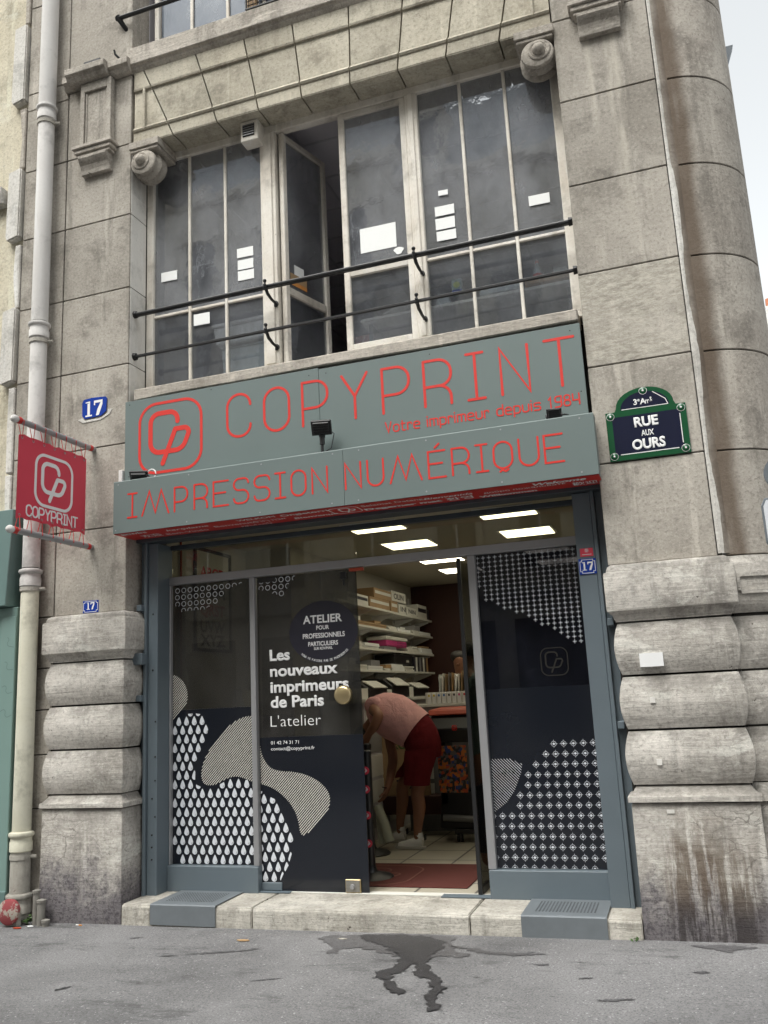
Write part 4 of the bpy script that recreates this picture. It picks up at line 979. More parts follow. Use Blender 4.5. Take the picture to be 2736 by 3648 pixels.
mb.build('stripe_decal', M['decal'], PR, fix=False)
mb = MB(); cplogo(mb, DF, 3.58, 1.815, .21, .008, .012, .001); mb.build('emblem', M['mortar'], PR, fix=False)

# ------------------------------------------------------------------ doorstep
ST = thing('doorstep', 'worn pale stone doorstep in front of the shop entrance', 'step', (2.1, .1, 0))
PF = [(.5, -.06), (-.1, -.06), (-.1, .135), (-.092, .152), (-.075, .158), (.5, .166)]
random.seed(11)
for x0, x1 in ((.065, .343), (.343, 1.252), (1.262, 2.992), (3.002, 3.965), (3.965, 4.19)):
    MB().prism(PF, 'x', x0, x1).build('step_block', M['step'], ST, bevel=.008, seg=2)
bx(.1, 4.15, -.07, .49, -.05, .1).build('joint', M['mortar'], ST)
bx(1.095, 3.04, .405, .5, .1665, .172).build('threshold_tile', M['white_box'], ST); 
for x0, x1, y0 in ((1.06, 1.36, .37), (2.66, 3.06, .36)): bx(x0, x1, y0, y0 + .1, .168, .1745).build('threshold_plate', M['steel'], ST)
for x0, x1, lb in ((.345, .942, 'ribbed zinc step cover at the foot of the drop-patterned panel'), (3.37, 3.962, 'ribbed zinc step cover at the foot of the target-patterned panel')):
    t = thing('step_cover', lb, 'cover', ((x0 + x1) / 2, 0, 0), 'zinc covers on the doorstep')
    MB().prism([(-.106, .012), (-.112, .012), (-.112, .162), (-.1, .17), (.40, .176), (.40, .17), (-.098, .164), (-.106, .158)], 'x', x0, x1).build('cover_plate', M['zinc'], t, bevel=.001)
    mb = MB()
    for i in range(18):
        for j in range(10): mb.lathe([(.007, 0), (.0045, .002)], (x0 + .09 + i * (x1 - x0 - .18) / 17, .0 + j * .03, .1722 + (.03 * j + .1) * .012), 'z', 6)
    mb.build('grip_stud', M['steel_dark'], t)
M['pale_wall'] = stone('pale_render', (.62, .6, .57), (.7, .69, .66), streak=.2, pit=.1, grain=.3)
M['gum2'] = plain('dirty_lead', (.2, .19, .17), .7, 0, .4, 14)
# ------------------------------------------------------------------ signs
SG = thing('shop_sign', 'grey green shop sign with red line lettering over a projecting box', 'sign', (2.1, 0, 3.24))
up = MB().box(-.008, 1.948, -.03, -.004, 3.6, 4.525).box(1.951, 4.178, -.03, -.004, 3.6, 4.512).build('upper_panel', M['sign_grey'], SG, bevel=.0015)
FS = Frame((0, -.03, 0)); mb = MB()
for ch, a, b in (('C', 1.06, 1.29), ('O', 1.425, 1.664), ('P', 1.792, 2.025), ('Y', 2.16, 2.39), ('P', 2.524, 2.757), ('R', 2.888, 3.118), ('I', 3.252, 3.39), ('N', 3.53, 3.752), ('T', 3.89, 4.118)):
    glyph(mb, FS, ch, a, b, 4.02, 4.41, .0225)
mb.build('lettering', M['sign_red'], up)
mb = MB(); mono(mb, FS, 'Votre imprimeur depuis 1984', 2.535, 4.12, 3.852, 3.938, .0115, .42); mb.build('lettering', M['sign_red'], up)
mb = MB(); cplogo(mb, FS, .152, 3.8, .645, .026, .045); mb.build('emblem', M['sign_red'], up)
mb = MB()
for x, z in ((.04, 4.49), (.04, 3.8), (.9, 4.5), (1.86, 4.47), (2.02, 4.465), (2.95, 4.47), (4.1, 4.46), (1.9, 3.95), (4.14, 3.95)): disc(mb, FS, x, z, .0055, 0, 8, .001)
mb.build('screw', M['mortar'], up)
bxp = MB().prism([(-.2, 3.242), (-.2, 3.71), (-.196, 3.716), (-.032, 3.732), (-.032, 3.7), (-.19, 3.69), (-.19, 3.25), (-.032, 3.25), (-.032, 3.242)], 'x', .002, 2.208).prism([(-.2, 3.242), (-.2, 3.71), (-.196, 3.716), (-.032, 3.732), (-.032, 3.7), (-.19, 3.69), (-.19, 3.25), (-.032, 3.25), (-.032, 3.242)], 'x', 2.211, 4.222)
bo = bxp.build('lower_box', M['sign_grey'], SG)
MB().box(.002, .006, -.188, -.035, 3.252, 3.7).box(4.218, 4.2215, -.188, -.035, 3.252, 3.7).build('end_plate', M['sign_grey'], bo)
FB = Frame((0, -.2, 0)); mb = MB()
for ch, a, b in (('I', .154, .247), ('M', .301, .57), ('P', .629, .757), ('R', .825, .953), ('E', 1.012, 1.153), ('S', 1.208, 1.345), ('S', 1.402, 1.543), ('I', 1.596, 1.687), ('O', 1.743, 1.873), ('N', 1.932, 2.065),
                 ('N', 2.225, 2.358), ('U', 2.417, 2.552), ('M', 2.608, 2.869), ('É', 2.929, 3.065), ('R', 3.122, 3.257), ('I', 3.312, 3.402), ('Q', 3.451, 3.594), ('U', 3.649, 3.796), ('E', 3.842, 3.98)):
    glyph(mb, FB, ch, a, b, 3.372, 3.586, .0155)
mb.build('lettering', M['sign_red'], bo)
mb = MB()
for x in (.03, .75, 1.45, 2.1, 2.33, 2.9, 3.5, 4.1):
    for z in (3.27, 3.685): disc(mb, FB, x + .02 * (z > 3.5), z, .007, 0, 8, .002)
mb.build('rivet', M['alu'], bo)
so = MB().box(.004, 4.22, -.188, .12, 3.2365, 3.2415).build('soffit', M['soffit_red'], SG)
FU = Frame((0, 0, 3.2365), (1, 0, 0), (0, -1, 0))   # read from below, tops of the letters towards the street
def su(s, x, y, h, w_, b=.02, sh=0): text(s, so, M['white'], FU, x, y, h, w_, b, 'l', sh)
for s, x, y, h, w_, b, sh in (('BIENVÉNI', .05, .12, .05, .26, .03, .2), ('Bem-Vindo', .4, -.06, .05, .42, .01, 0), ('karşılama', .48, .08, .06, .42, .015, .3), ('Benvenuto', .92, .0, .055, .42, .01, 0), ('WELKOM', 1.2, .12, .05, .36, .03, .1), ('ברוך הבא', 1.3, .0, .055, .3, .01, 0),
                              ('Ongietorri', 1.6, .1, .06, .43, .03, 0), ('Bienvenue', 1.66, -.05, .055, .4, .03, .1), ('Selamat Datang', 2.32, .09, .055, .52, .005, 0), ('Degemer mat', 2.3, -.05, .06, .66, .05, 0), ('Bienvenida', 2.84, .07, .06, .4, .02, .3), ('환영', 3.0, -.06, .08, .22, .01, 0),
                              ('добро пожаловать', 3.32, .03, .05, .64, .005, 0), ('Willkommen', 3.26, -.09, .055, .46, .05, 0), ('Welcome', 3.72, .09, .075, .4, .04, .3), ('歡迎', 4.0, -.06, .08, .19, .01, 0), ('欢迎', .16, -.05, .08, .2, .01, 0), ('مرحبا بكم', 1.12, -.1, .05, .3, .01, 0)):
    su(s, x, y - .0, h, w_, b, sh)
mb = MB(); stroke(mb, FU, rpath([(2.28, .15, .05), (2.03, .15, .05), (2.03, -.06, .05), (2.28, -.06, .05)], True), .008, .0015, True)
cplogo(mb, FU, 2.075, -.06, .2, .01, .016, .0015, False); mb.build('emblem', M['white'], so)
tag(MB().prism([(.06, 4.535), (.5, 4.55), (1.2, 4.545), (2.0, 4.555), (3, 4.54), (4.17, 4.55), (4.17, 4.65), (.06, 4.65)], 'y', -.0, .25).build('rubble_ledge', M['stone_grey'], None, bevel=.01), 'rough broken stone strip between the sign top and the window sill', 'ledge')
# projecting flag on two rods
RX = -.37
t = thing('flag_sign', 'red fabric flag sign with white emblem hung between two rods beside the pipe', 'sign', (RX, -.5, 3.2))
mb = MB(); nY, nZ = 14, 12; Y0, Y1 = -.985, -.112; Z0, Z1 = 3.288, 4.02
def bulg(a, b): return .012 * math.sin(a * 7 + b * 3) + .008 * math.sin(b * 9)
for side in (0, 1):
    vs = []
    for j in range(nZ + 1):
        for i in range(nY + 1):
            a, b = i / nY, j / nZ; sag = .018 * (1 - abs(math.sin(a * math.pi * 6))) ; zt = Z1 - (sag if j == nZ else 0) - .0 * a
            vs.append((RX + (bulg(a, b) if 0 else 0) + .003 * side, Y0 + (Y1 - Y0) * a, Z0 + (zt - Z0) * b + (.02 * abs(math.sin(a * math.pi * 6)) if j == 0 else 0)))
    mb.add(vs, [(j * (nY + 1) + i, j * (nY + 1) + i + 1, (j + 1) * (nY + 1) + i + 1, (j + 1) * (nY + 1) + i) for j in range(nZ) for i in range(nY)])
fab = mb.build('fabric', M['flag_red'], t, fix=False)
FF = Frame((RX + .003, 0, 0), (0, 1, 0), (0, 0, 1))
mb = MB(); stroke(mb, FF, rpath([(-.305, 3.9, .11), (-.772, 3.9, .11), (-.772, 3.455, .11), (-.305, 3.455, .11)], True, 10), .026, .003, True)
cplogo(mb, FF, -.772, 3.455, .467, .024, .036, .003, False, .95); mb.build('emblem', M['white'], fab)
mb = MB(); mono(mb, FF, 'COPYPRINT', -.868, -.222, 3.335, 3.425, .0135, .28, h=.003); mb.build('lettering', M['white'], fab)
for z, nm in ((4.125, 1), (3.19, 0)):
    MB().lathe([(.026, -1.04), (.027, -1.03), (.027, -.01), (.026, 0)], (RX, 0, z), 'y', 14).build('rod', M['alu'], t, smooth=True)
    MB().lathe([(.001, -1.075), (.02, -1.07), (.031, -1.055), (.033, -1.035), (.03, -1.02)], (RX, 0, z), 'y', 14).build('rod_cap', M['pipe'], t, smooth=True)
    mb = MB()
    for y in (-.99, -.06): mb.lathe([(.0285, y - .02), (.0295, y), (.0285, y + .02)], (RX, 0, z), 'y', 12)
    mb.build('collar', M['soffit_red'], t)
ey = MB()
for k in range(7):
    y = Y0 + .035 + (Y1 - Y0 - .07) * k / 6
    for zr, ze in ((4.125, 3.985), (3.19, 3.325)):
        s_ = 1 if ze > 3.6 else -1
        cd = MB().tube([(RX + .006, y, ze), (RX + .032, y - .012, zr - .0 * s_), (RX, y - .015, zr + .032 * s_), (RX - .032, y - .01, zr), (RX - .004, y, ze)], .0035, 5); cd.build('lacing_cord', M['soffit_red'], t)
        disc(ey, FF, y, ze, .0125, .006, 12, .004)
ey.build('eyelet', M['alu'], fab, fix=False)
# street name plate
t = thing('street_sign', 'green framed navy street name plate with arched top on the right pier', 'sign', (4.59, 0, 3.36))
arch = [(4.3, 3.362), (4.884, 3.362), (4.884, 3.748), (4.815, 3.748)] + [(4.592 + .21 * math.cos(R(a)), 3.775 + .142 * math.sin(R(a))) for a in range(0, 181, 12)] + [(4.369, 3.748), (4.3, 3.748)]
MB().prism(arch, 'y', -.014, -.0015).build('plate', M['green'], t, bevel=.003)
F3 = Frame((0, -.014, 0))
def flat(poly, h=.0008):
    mb = MB(); mb.add([F3.P(x, z, h) for x, z in poly], [tuple(range(len(poly)))]); return mb
inner = [(4.345, 3.405), (4.84, 3.405), (4.84, 3.705), (4.345, 3.705)]
half = [(4.592 + .178 * math.cos(R(a)), 3.755 + .128 * math.sin(R(a))) for a in range(0, 181, 10)]
for q in (inner, half): flat(q).build('navy_field', M['blue_deep'], t, fix=False)
mb = MB()
stroke(mb, F3, [(4.385, 3.408), (4.80, 3.408)], .006, .0016, skirt=False); stroke(mb, F3, [(4.835, 3.445), (4.835, 3.668)], .006, .0016, skirt=False); stroke(mb, F3, [(4.424, 3.757), (4.76, 3.757), (4.745, 3.8), (4.66, 3.868)], .005, .0016, skirt=False)
for x, z in ((4.335, 3.713), (4.848, 3.713), (4.335, 3.4), (4.848, 3.4), (4.592, 3.885)): disc(mb, F3, x, z, .0295, .0275, 20, .0022); 
mb.build('white_line', M['white'], t, fix=False)
for x, z in ((4.335, 3.713), (4.848, 3.713), (4.335, 3.4), (4.848, 3.4), (4.592, 3.885)):
    m2 = MB().lathe([(.001, -.021), (.02, -.0195), (.0262, -.0155)], (x, 0, z), 'y', 16); r_ = m2.build('rosette', M['green'], t, smooth=True)
    MB().lathe([(.001, -.0245), (.006, -.0235), (.008, -.0215)], (x, 0, z), 'y', 10).build('screw', M['white'], r_)
def pt(s, x, z, h, w_, b=.03): text(s, t, M['white'], F3, x, z, h, w_, b, 'c', 0, 'lettering', .0018)
pt('RUE', 4.59, 3.61, .07, .175, .045); pt('AUX', 4.592, 3.535, .042, .092, .03); pt('OURS', 4.592, 3.435, .072, .24, .045)
pt('3', 4.528, 3.783, .042, None); pt('e', 4.553, 3.806, .026, None, .015); pt('A', 4.584, 3.782, .042, None); pt('rr', 4.615, 3.782, .042, .028, .015); pt('t', 4.642, 3.805, .032, None, .015)
mb = MB(); stroke(mb, F3, [(4.634, 3.797), (4.65, 3.797)], .003, .0018, skirt=False); mb.build('white_line', M['white'], t, fix=False)
# house number plates
def number(t, mat, outl, y, th, marks):
    MB().prism(outl, 'y', y, y + th).build('plate', M[mat], t, bevel=.002)
    fr = Frame((0, y, 0)); return fr
t = thing('house_number', 'large old blue enamel house number 17 set in pale plaster beside the sign', 'number plate', (-.37, 0, 4.53))
fr = number(t, 'blue', [(-.475, 4.435), (-.29, 4.445), (-.235, 4.485), (-.228, 4.61), (-.245, 4.63), (-.4, 4.64), (-.49, 4.632), (-.508, 4.6), (-.505, 4.47)], -.012, .01, 0)
def serif17(par, fr, cx, z, h, w_, lift=.0012):
    mb = MB(); k = h
    def poly(p): mb.add([fr.P(cx + a * w_, z + b * h, lift) for a, b in p], [tuple(range(len(p)))])
    poly([(-.36, .1), (-.22, .1), (-.22, .9), (-.36, .86)]); poly([(-.47, 0), (-.1, 0), (-.1, .095), (-.47, .095)]); poly([(-.47, .9), (-.36, .905), (-.22, .905), (-.22, 1), (-.47, .98)])
    poly([(.0, .84), (.48, .84), (.48, 1), (.0, 1)]); poly([(.0, .7), (.07, .7), (.07, .835), (.0, .835)]); poly([(.12, 0), (.29, 0), (.48, .7), (.48, .835), (.37, .835), (.2, .4)])
    return mb.build('lettering', M['white'], par, fix=False)
serif17(t, fr, -.372, 4.455, .15, .2)
MB().prism([(-.56, 4.44), (-.5, 4.4), (-.3, 4.405), (-.2, 4.45), (-.17, 4.5), (-.222, 4.5), (-.225, 4.47), (-.29, 4.43), (-.48, 4.425), (-.51, 4.455)], 'y', -.006, .003).build('plaster_rim', M['plaster_patch'], t, bevel=.003)
def small17(x0, x1, z0, z1, y, lab, cut=False):
    t = thing('house_number', lab, 'number plate', ((x0 + x1) / 2, y, z0))
    fr = number(t, 'blue', [(x0, z0), (x1, z0), (x1, z1), (x0, z1)], y - .006, .005, 0); fr = Frame((0, y - .006, 0))
    mb = MB(); a, b, c, d = x0 + .009, x1 - .009, z0 + .009, z1 - .009; r = .014
    stroke(mb, fr, [(a + r, c), (b - r, c), (b - r, c + r), (b, c + r), (b, d - r), (b - r, d - r), (b - r, d), (a + r, d), (a + r, d - r), (a, d - r), (a, c + r), (a + r, c + r)], .004, .001, True, skirt=False)
    mb.build('white_line', M['white'], t, fix=False)
    serif17(t, fr, (x0 + x1) / 2, z0 + .03, .065, .085); return t
small17(-.452, -.283, 2.588, 2.7, 0, 'small blue house number 17 on the stone just above the left rusticated blocks')
small17(3.972, 4.103, 2.558, 2.68, .198, 'small blue house number 17 on the steel post right of the cross-patterned panel')
t = thing('red_sticker', 'small red sticker with white emblem above the number on the right steel post', 'sticker', (4.04, .19, 2.69))
bx(3.99, 4.088, .196, .1985, 2.697, 2.76).build('sticker_sheet', M['flag_red'], t)
mb = MB(); cplogo(mb, Frame((0, .196, 0)), 4.028, 2.73, .024, .002, .003, .001); stroke(mb, Frame((0, .196, 0)), [(4.005, 2.712), (4.073, 2.712)], .004, .001, skirt=False); mb.build('emblem', M['decal'], t, fix=False)
# floodlights on the sign box
def flood(x, y, z, w_, h, d, tilt, yaw, lab, post=0):
    t = thing('floodlight', lab, 'lamp', (x, y, z))
    Mx = Matrix.Translation((x, y, z + post + h * .55)) @ Matrix.Rotation(R(yaw), 4, 'Z') @ Matrix.Rotation(R(tilt), 4, 'X')
    mb = MB().prism([(-w_ / 2, -h / 2), (w_ / 2, -h / 2), (w_ / 2, h / 2), (-w_ / 2, h / 2)], 'y', -d / 2, 0); mb.prism([(-w_ * .4, -h * .4), (w_ * .4, -h * .4), (w_ * .4, h * .4), (-w_ * .4, h * .4)], 'y', -d, -d / 2)
    o = mb.build('lamp_housing', M['black'], t, bevel=.004); o.data.transform(Mx)
    mb = MB()
    for k in range(5): mb.box(-w_ * .38, w_ * .38, -d - .008, -d + .0, -h * .35 + k * h * .17, -h * .35 + k * h * .17 + .005)
    o = mb.build('cooling_fin', M['black'], t); o.data.transform(Mx)
    o = bx(-w_ * .44, w_ * .44, .001, .004, -h * .43, h * .43).build('lamp_glass', M['bottle'], t); o.data.transform(Mx)
    mb = MB()
    if post: mb.tube([(x, y, z), (x, y, z + post * .5)], .012, 8).tube([(x, y, z + post * .5), (x, y, z + post * .95)], .022, 10).lathe([(.001, -.02), (.03, -.018), (.03, .018), (.001, .02)], (x, y, z + post + .0), 'x', 10)
    else:
        for s_ in (-1, 1): mb.tube([(x + s_ * w_ * .3, y, z), (x + s_ * w_ * .5, y - .01, z + h * .3), (x + s_ * w_ * .52, y, z + h * .55)], .007, 6)
    mb.build('stand', M['black'], t, smooth=True)
    cb = [(x + .03, y + .01, z + post + h * .5), (x + .11, y, z + post * .8 + .03), (x + .08, y, z + .04), (x + .0, y + .02, z + .015), (x - .06, y + .01, z + .02), (x - .12, y, z + .012)]
    MB().tube([Vector(cb[0])] + [Vector(cb[i]).lerp(Vector(cb[i + 1]), f) for i in range(5) for f in (.25, .5, .75, 1)], .004, 5).build('cable', M['black'], t, smooth=True)
    return t
flood(.2, -.1, 3.725, .165, .1, .045, 48, 22, 'black floodlight at the left end of the sign box')
flood(2.0, -.12, 3.722, .17, .125, .07, 28, 14, 'black floodlight on a jointed stand in the middle of the sign box', .165)
flood(3.925, -.1, 3.727, .115, .09, .035, 18, 10, 'smallest black floodlight under the year 1984')
tag(MB().tube([(.32 + .045 * math.cos(k * .53), -.09, 3.775 + .045 * math.sin(k * .53)) for k in range(12)], .006, 6).build('cable_loop', M['white'], None), 'white cable loop beside the left floodlight', 'cable')
tag(MB().box(-.06, -.02, -.05, -.002, 3.72, 3.87).build('cable_duct', M['pipe'], None, bevel=.004), 'short white cable duct beside the left end of the sign', 'duct')

# ------------------------------------------------------------------ drainpipe
t = thing('drainpipe', 'tall white drainpipe with collars, cream lower down, between the two buildings', 'pipe', (-.95, -.1, 0))
PXc, PYc = -.955, -.11
def pipe(z0, z1, r, m, nm='pipe_length'): return MB().lathe([(r * .98, z0), (r, z0 + .01), (r, z1 - .01), (r * .98, z1)], (PXc, PYc, 0), 'z', 22).build(nm, M[m], t, smooth=True)
def collar(z, r, m):
    o = MB().lathe([(r, z - .14), (r + .012, z - .13), (r + .012, z - .06), (r + .006, z - .05), (r + .006, z - .02), (r + .02, z - .01), (r + .024, z + .005), (r + .02, z + .02), (r + .008, z + .025), (r, z + .03)], (PXc, PYc, 0), 'z', 22).build('collar', M[m], t, smooth=True)
    return o
def clampring(z, r):
    o = MB().lathe([(r + .002, z - .018), (r + .008, z - .018), (r + .008, z + .018), (r + .002, z + .018)], (PXc, PYc, 0), 'z', 22).tube([(PXc + r, PYc + .02, z), (PXc + r + .05, PYc + .04, z)], .016, 8).tube([(PXc + .02, PYc + r, z), (PXc + .02, .02, z)], .012, 8).build('clamp', M['pipe_stone'], t)
pipe(7.87, 12, .087, 'pipe'); collar(7.85, .083, 'pipe'); pipe(5.48, 7.72, .081, 'pipe'); collar(5.44, .083, 'pipe'); pipe(3.04, 5.31, .079, 'pipe'); collar(3.0, .082, 'pipe'); pipe(.72, 2.87, .08, 'pipe_cream'); collar(.7, .084, 'pipe_cream'); pipe(.21, .57, .084, 'pipe_stone'); collar(.2, .09, 'pipe_stone'); pipe(-.03, .07, .088, 'pipe_stone')
for z in (7.68, 5.27, 2.84, .52): clampring(z, .083)

# ------------------------------------------------------------------ neighbour on the left
NB = thing('rendered_building', 'cream rendered neighbouring building at the left edge with a toothed white stone joint', 'building', (-4, 0, 0))
bx(-16, -1.31, .03, .6, 3.6, 12).build('wall', M['cream'], NB); bx(-16, -1.31, .3, .6, 0, 3.6).build('wall', M['cream'], NB)
random.seed(5)
for z0, z1 in ((8.1, 9.05), (6.5, 7.3), (4.93, 5.73)):
    MB().prism([(-1.49, z0 + .04), (-1.46, z0), (-1.32, z0 + .03), (-1.312, z1), (-1.33, z1 + .02), (-1.48, z1 - .01)], 'y', -.05, .1).build('quoin', M['plaster_patch'], NB, bevel=.012, seg=2)
for z0, z1 in ((3.62, 4.0), (4.02, 4.9), (5.75, 6.45), (7.33, 8.05), (9.1, 9.9)):
    MB().prism([(-1.36 - random.uniform(0, .03), z0), (-1.312, z0), (-1.312, z1), (-1.37 - random.uniform(0, .03), z1), (-1.35 - random.uniform(0, .05), (z0 + z1) / 2)], 'y', -.015, .1).build('quoin', M['plaster_patch'] if z0 < 7 else M['stone_grey'], NB, bevel=.01)
MB().prism([(-.06, 6.95), (.05, 6.95), (.05, 7.12), (-.1, 7.12), (-.1, 7.06)], 'x', -16, -1.52).build('string_course', M['plaster_patch'], NB, bevel=.005)
NS = thing('teal_shopfront', 'teal painted shopfront of the neighbour at the lower left edge', 'shopfront', (-3, -.1, 0))
MB().prism([(-.22, 2.69), (-.26, 2.69), (-.2, 3.6), (.25, 3.6), (.25, 2.69)], 'x', -9, -1.1).build('fascia', M['teal_dark'], NS, bevel=.006)
bx(-9, -1.05, -.16, .25, -.05, 2.685).build('front_panel', M['teal'], NS, bevel=.006)
bx(-1.2, -1.045, -.175, -.161, 0, 2.6).build('post', M['teal'], NS, bevel=.004)
bx(-9, -1.04, -.19, -.161, -.05, .25).build('skirting', M['teal_dark'], NS, bevel=.004)
mb = MB(); FT = Frame((0, -.175, 0)); random.seed(9)
for k in range(4): stroke(mb, FT, rpath([(-1.19 + .02 * k, 1.75 + .22 * k), (-1.1, 1.8 + .2 * k, .03), (-1.15, 1.68 + .22 * k, .03), (-1.06, 1.72 + .2 * k)]), .006, .001, skirt=False)
mb.build('graffiti', M['teal_dark'], NS, fix=False)
t = thing('guard_stone', 'low round guard stone with flaking red paint at the foot of the drainpipe', 'guard stone', (-.93, -.25, 0))
MB().box(-1.0, -.85, -.234, -.18, -.05, .12).build('stone_back', M['pipe_stone'], t, bevel=.02)
MB().lathe([(.001, -.285), (.092, -.284), (.102, -.276), (.104, -.262), (.1, -.235)], (-.925, 0, .108), 'y', 22).build('stone_head', M['guard'], t, smooth=True)
for (x, y, h, r_), lb in zip(((-.735, -.16, .27, .028), (-.665, -.18, .2, .034), (-.6, -.2, .05, .03)), ('tallest of the capped pipe stubs beside the drainpipe foot', 'thicker capped pipe stub beside the drainpipe foot', 'short broken stub nearest the left stone plinth')):
    t = thing('pipe_stub', lb, 'pipe', (x, y, 0)); MB().lathe([(r_, -.03), (r_, h - .03), (r_ + .006, h - .028), (r_ + .006, h - .008), (r_ * .4, h)], (x, y, 0), 'z', 12).build('stub_tube', M['gum2'], t, smooth=True)
def weed(x, y, s, lab, n=26):
    t = thing('weed', lab, 'plant', (x, y, gz(x))); mb = MB()
    for k in range(n):
        a = random.uniform(0, 6.28); l = s * random.uniform(.4, 1); r_ = random.uniform(.01, s * .7); c = Vector((x + r_ * math.cos(a), y + r_ * math.sin(a) * .6, gz(x) + l * random.uniform(.2, .9)))
        u = Vector((random.uniform(-1, 1), random.uniform(-1, 1), random.uniform(-.3, .6))).normalized() * s * .28; v = u.cross(Vector((random.uniform(-1, 1), random.uniform(-1, 1), 1))).normalized() * s * .14
        mb.add([c - u, c + v, c + u, c - v], [(0, 1, 2, 3)])
    mb.build('leaf_cluster', M['leaf'], t, fix=False); MB().tube([(x, y, gz(x) - .01), (x + .01, y, gz(x) + s * .6)], .004, 5).build('stem', M['leaf'], t)
weed(-.99, -.4, .08, 'small green weed at the foot of the red guard stone'); weed(-.82, -.17, .1, 'green weed growing between drainpipe and pipe stubs', 16); weed(4.14, -.13, .05, 'tiny weed in the broken right corner of the doorstep', 10)
def butt(x, y, a, lab):
    t = thing('cigarette_butt', lab, 'cigarette butt', (x, y, 0)); d = Vector((math.cos(a), math.sin(a), 0)); z = gz(x) + .006; p = Vector((x, y, z))
    MB().tube([p - d * .03, p - d * .002], .005, 7).build('paper_end', M['white'], t); MB().tube([p, p + d * .03], .005, 7).build('filter', M['orange_cap'], t)
butt(-.3, -.16, -.1, 'cigarette butt on the pavement below the left stone plinth')
def litter(x, y, a, b, m, lab, nm):
    pts = [(x + a * math.cos(k * 1.05) * (1 + .2 * math.sin(k * 2.3)), y + b * math.sin(k * 1.05)) for k in range(6)]
    mb = MB(); mb.prism(pts, 'z', gz(x) + .004, gz(x) + .009); return tag(mb.build(nm, m, None), lab, nm.replace('_', ' '))
litter(-.72, -.24, .03, .015, M['paper'], 'crumpled white scrap on the pavement left of the plinth', 'paper_scrap'); litter(2.1, -.31, .035, .014, M['step'], 'pale dry leaf lying on the wet stain', 'dry_leaf'); litter(1.36, -.43, .05, .02, M['wood'], 'brown dead leaf on the pavement left of the wet stain', 'dead_leaf'); litter(-.8, -.3, .04, .02, M['orange'], 'rust brown leaf near the pipe stubs', 'brown_leaf')

# ------------------------------------------------------------------ right edge: traffic sign and the far house
t = thing('traffic_sign', 'white and blue traffic sign cut off by the right edge', 'sign', (5.0, -1.4, 0))
sx, sy, sz = 4.985, -1.6, 2.52
MB().prism([(5.150, sz - .1), (5.170, sz - .14), (5.660, sz - .14), (5.660, sz + .14), (5.170, sz + .14), (5.150, sz + .1)], 'y', sy, sy + .02).build('sign_plate', M['slate'], t, bevel=.004)
MB().prism([(5.160, sz - .095), (5.177, sz - .128), (5.650, sz - .128), (5.650, sz + .128), (5.177, sz + .128), (5.160, sz + .095)], 'y', sy - .002, sy - .0002).build('sign_face', M['decal'], t)
MB().tube([(5.42, sy + .05, -.05), (5.42, sy + .05, 2.75)], .03, 10).build('post', M['alu'], t)
MB().lathe([(.001, sy + .01), (.1, sy + .01), (.1, sy + .025), (.001, sy + .025)], (5.285, 0, sz + .27), 'y', 24).build('sign_disc', M['slate'], t)
FH = thing('apartment_house', 'distant pale house with terracotta chimney pots at the right edge', 'building', (9, 24, 0))
bx(8.62, 20, 24, 34, 0, 12.0).build('wall', M['pale_wall'], FH); bx(8.57, 20, 23.9, 34, 12.001, 12.2).build('cornice', M['white_box'], FH); bx(9.0, 20, 24.3, 34, 12.201, 14).build('roof', M['slate'], FH)
ch = bx(8.62, 9.6, 24.4, 25.6, 12.201, 14.3).build('chimney', M['pale_wall'], FH)
for x in (8.8, 9.05, 9.35): MB().lathe([(.11, 14.301), (.09, 14.75)], (x, 24.9, 0), 'z', 10).build('chimney_pot', M['terracotta'], ch)
for i in range(4):
    for j in range(4): bx(9.3 + i * 2.4, 10.3 + i * 2.4, 23.95, 23.99, 1.5 + j * 3, 3.6 + j * 3).build('window', M['slate'], FH)
# ------------------------------------------------------------------ inside the shop
proto = None
k = 0
NAMES = {(0, 0): 'lit ceiling panel behind the middle of the transom glass, nearest the street', (0, 1): 'lit ceiling panel just behind the nearest one over the doorway', (0, 2): 'lit ceiling panel seen through the doorway above the shelves', (0, 3): 'farthest lit ceiling panel above the shelves',
         (1, 0): 'lit ceiling panel at the right end of the transom glass, nearest the street', (1, 1): 'lit ceiling panel behind the nearest one at the right', (1, 2): 'third lit ceiling panel back on the right side, behind the crosses', (1, 3): 'farthest lit ceiling panel on the right side, behind the crosses'}
for i, x in enumerate((1.86, 3.2)):
    for j, y in enumerate((1.52, 2.7, 4.0, 5.1)):
        lab = NAMES[(i, j)]
        if proto is None:
            proto = thing('ceiling_light', lab, 'ceiling light', (x, y, 3.38), 'ceiling panels in the shop'); p0 = proto.location.copy()
            mb = MB(); mb.prism([(x - .29, y - .24), (x + .29, y - .24), (x + .29, y + .24), (x - .29, y + .24)], 'z', 3.385, 3.399); mb.build('light_frame', M['white'], proto)
            MB().box(x - .265, x + .265, y - .215, y + .215, 3.38, 3.3848).build('diffuser', M['lamp'], proto)
        else: dup(proto, (x - 1.86, y - 1.52, 0), lab)
SH = thing('wall_shelving', 'white wall shelves on brackets along the left side of the shop', 'shelving', (.85, 4.8, 2))
for z in (2.84, 2.59, 2.32, 2.05): bx(.66, 1.0, 2.6, 6.5, z - .028, z).build('shelf_board', M['white_box'], SH, bevel=.003)
for y in (2.9, 3.8, 4.7, 5.6, 6.4):
    bx(.651, .675, y, y + .03, 1.6, 3.2).build('upright', M['white'], SH)
    mb = MB()
    for z in (2.84, 2.59, 2.32, 2.05): mb.prism([(.68, z - .14), (.68, z - .03), (.96, z - .03), (.96, z - .045)], 'y', y + .01, y + .022)
    mb.build('shelf_bracket', M['white'], SH)
random.seed(21)
GB = 'boxes on the top shelf'
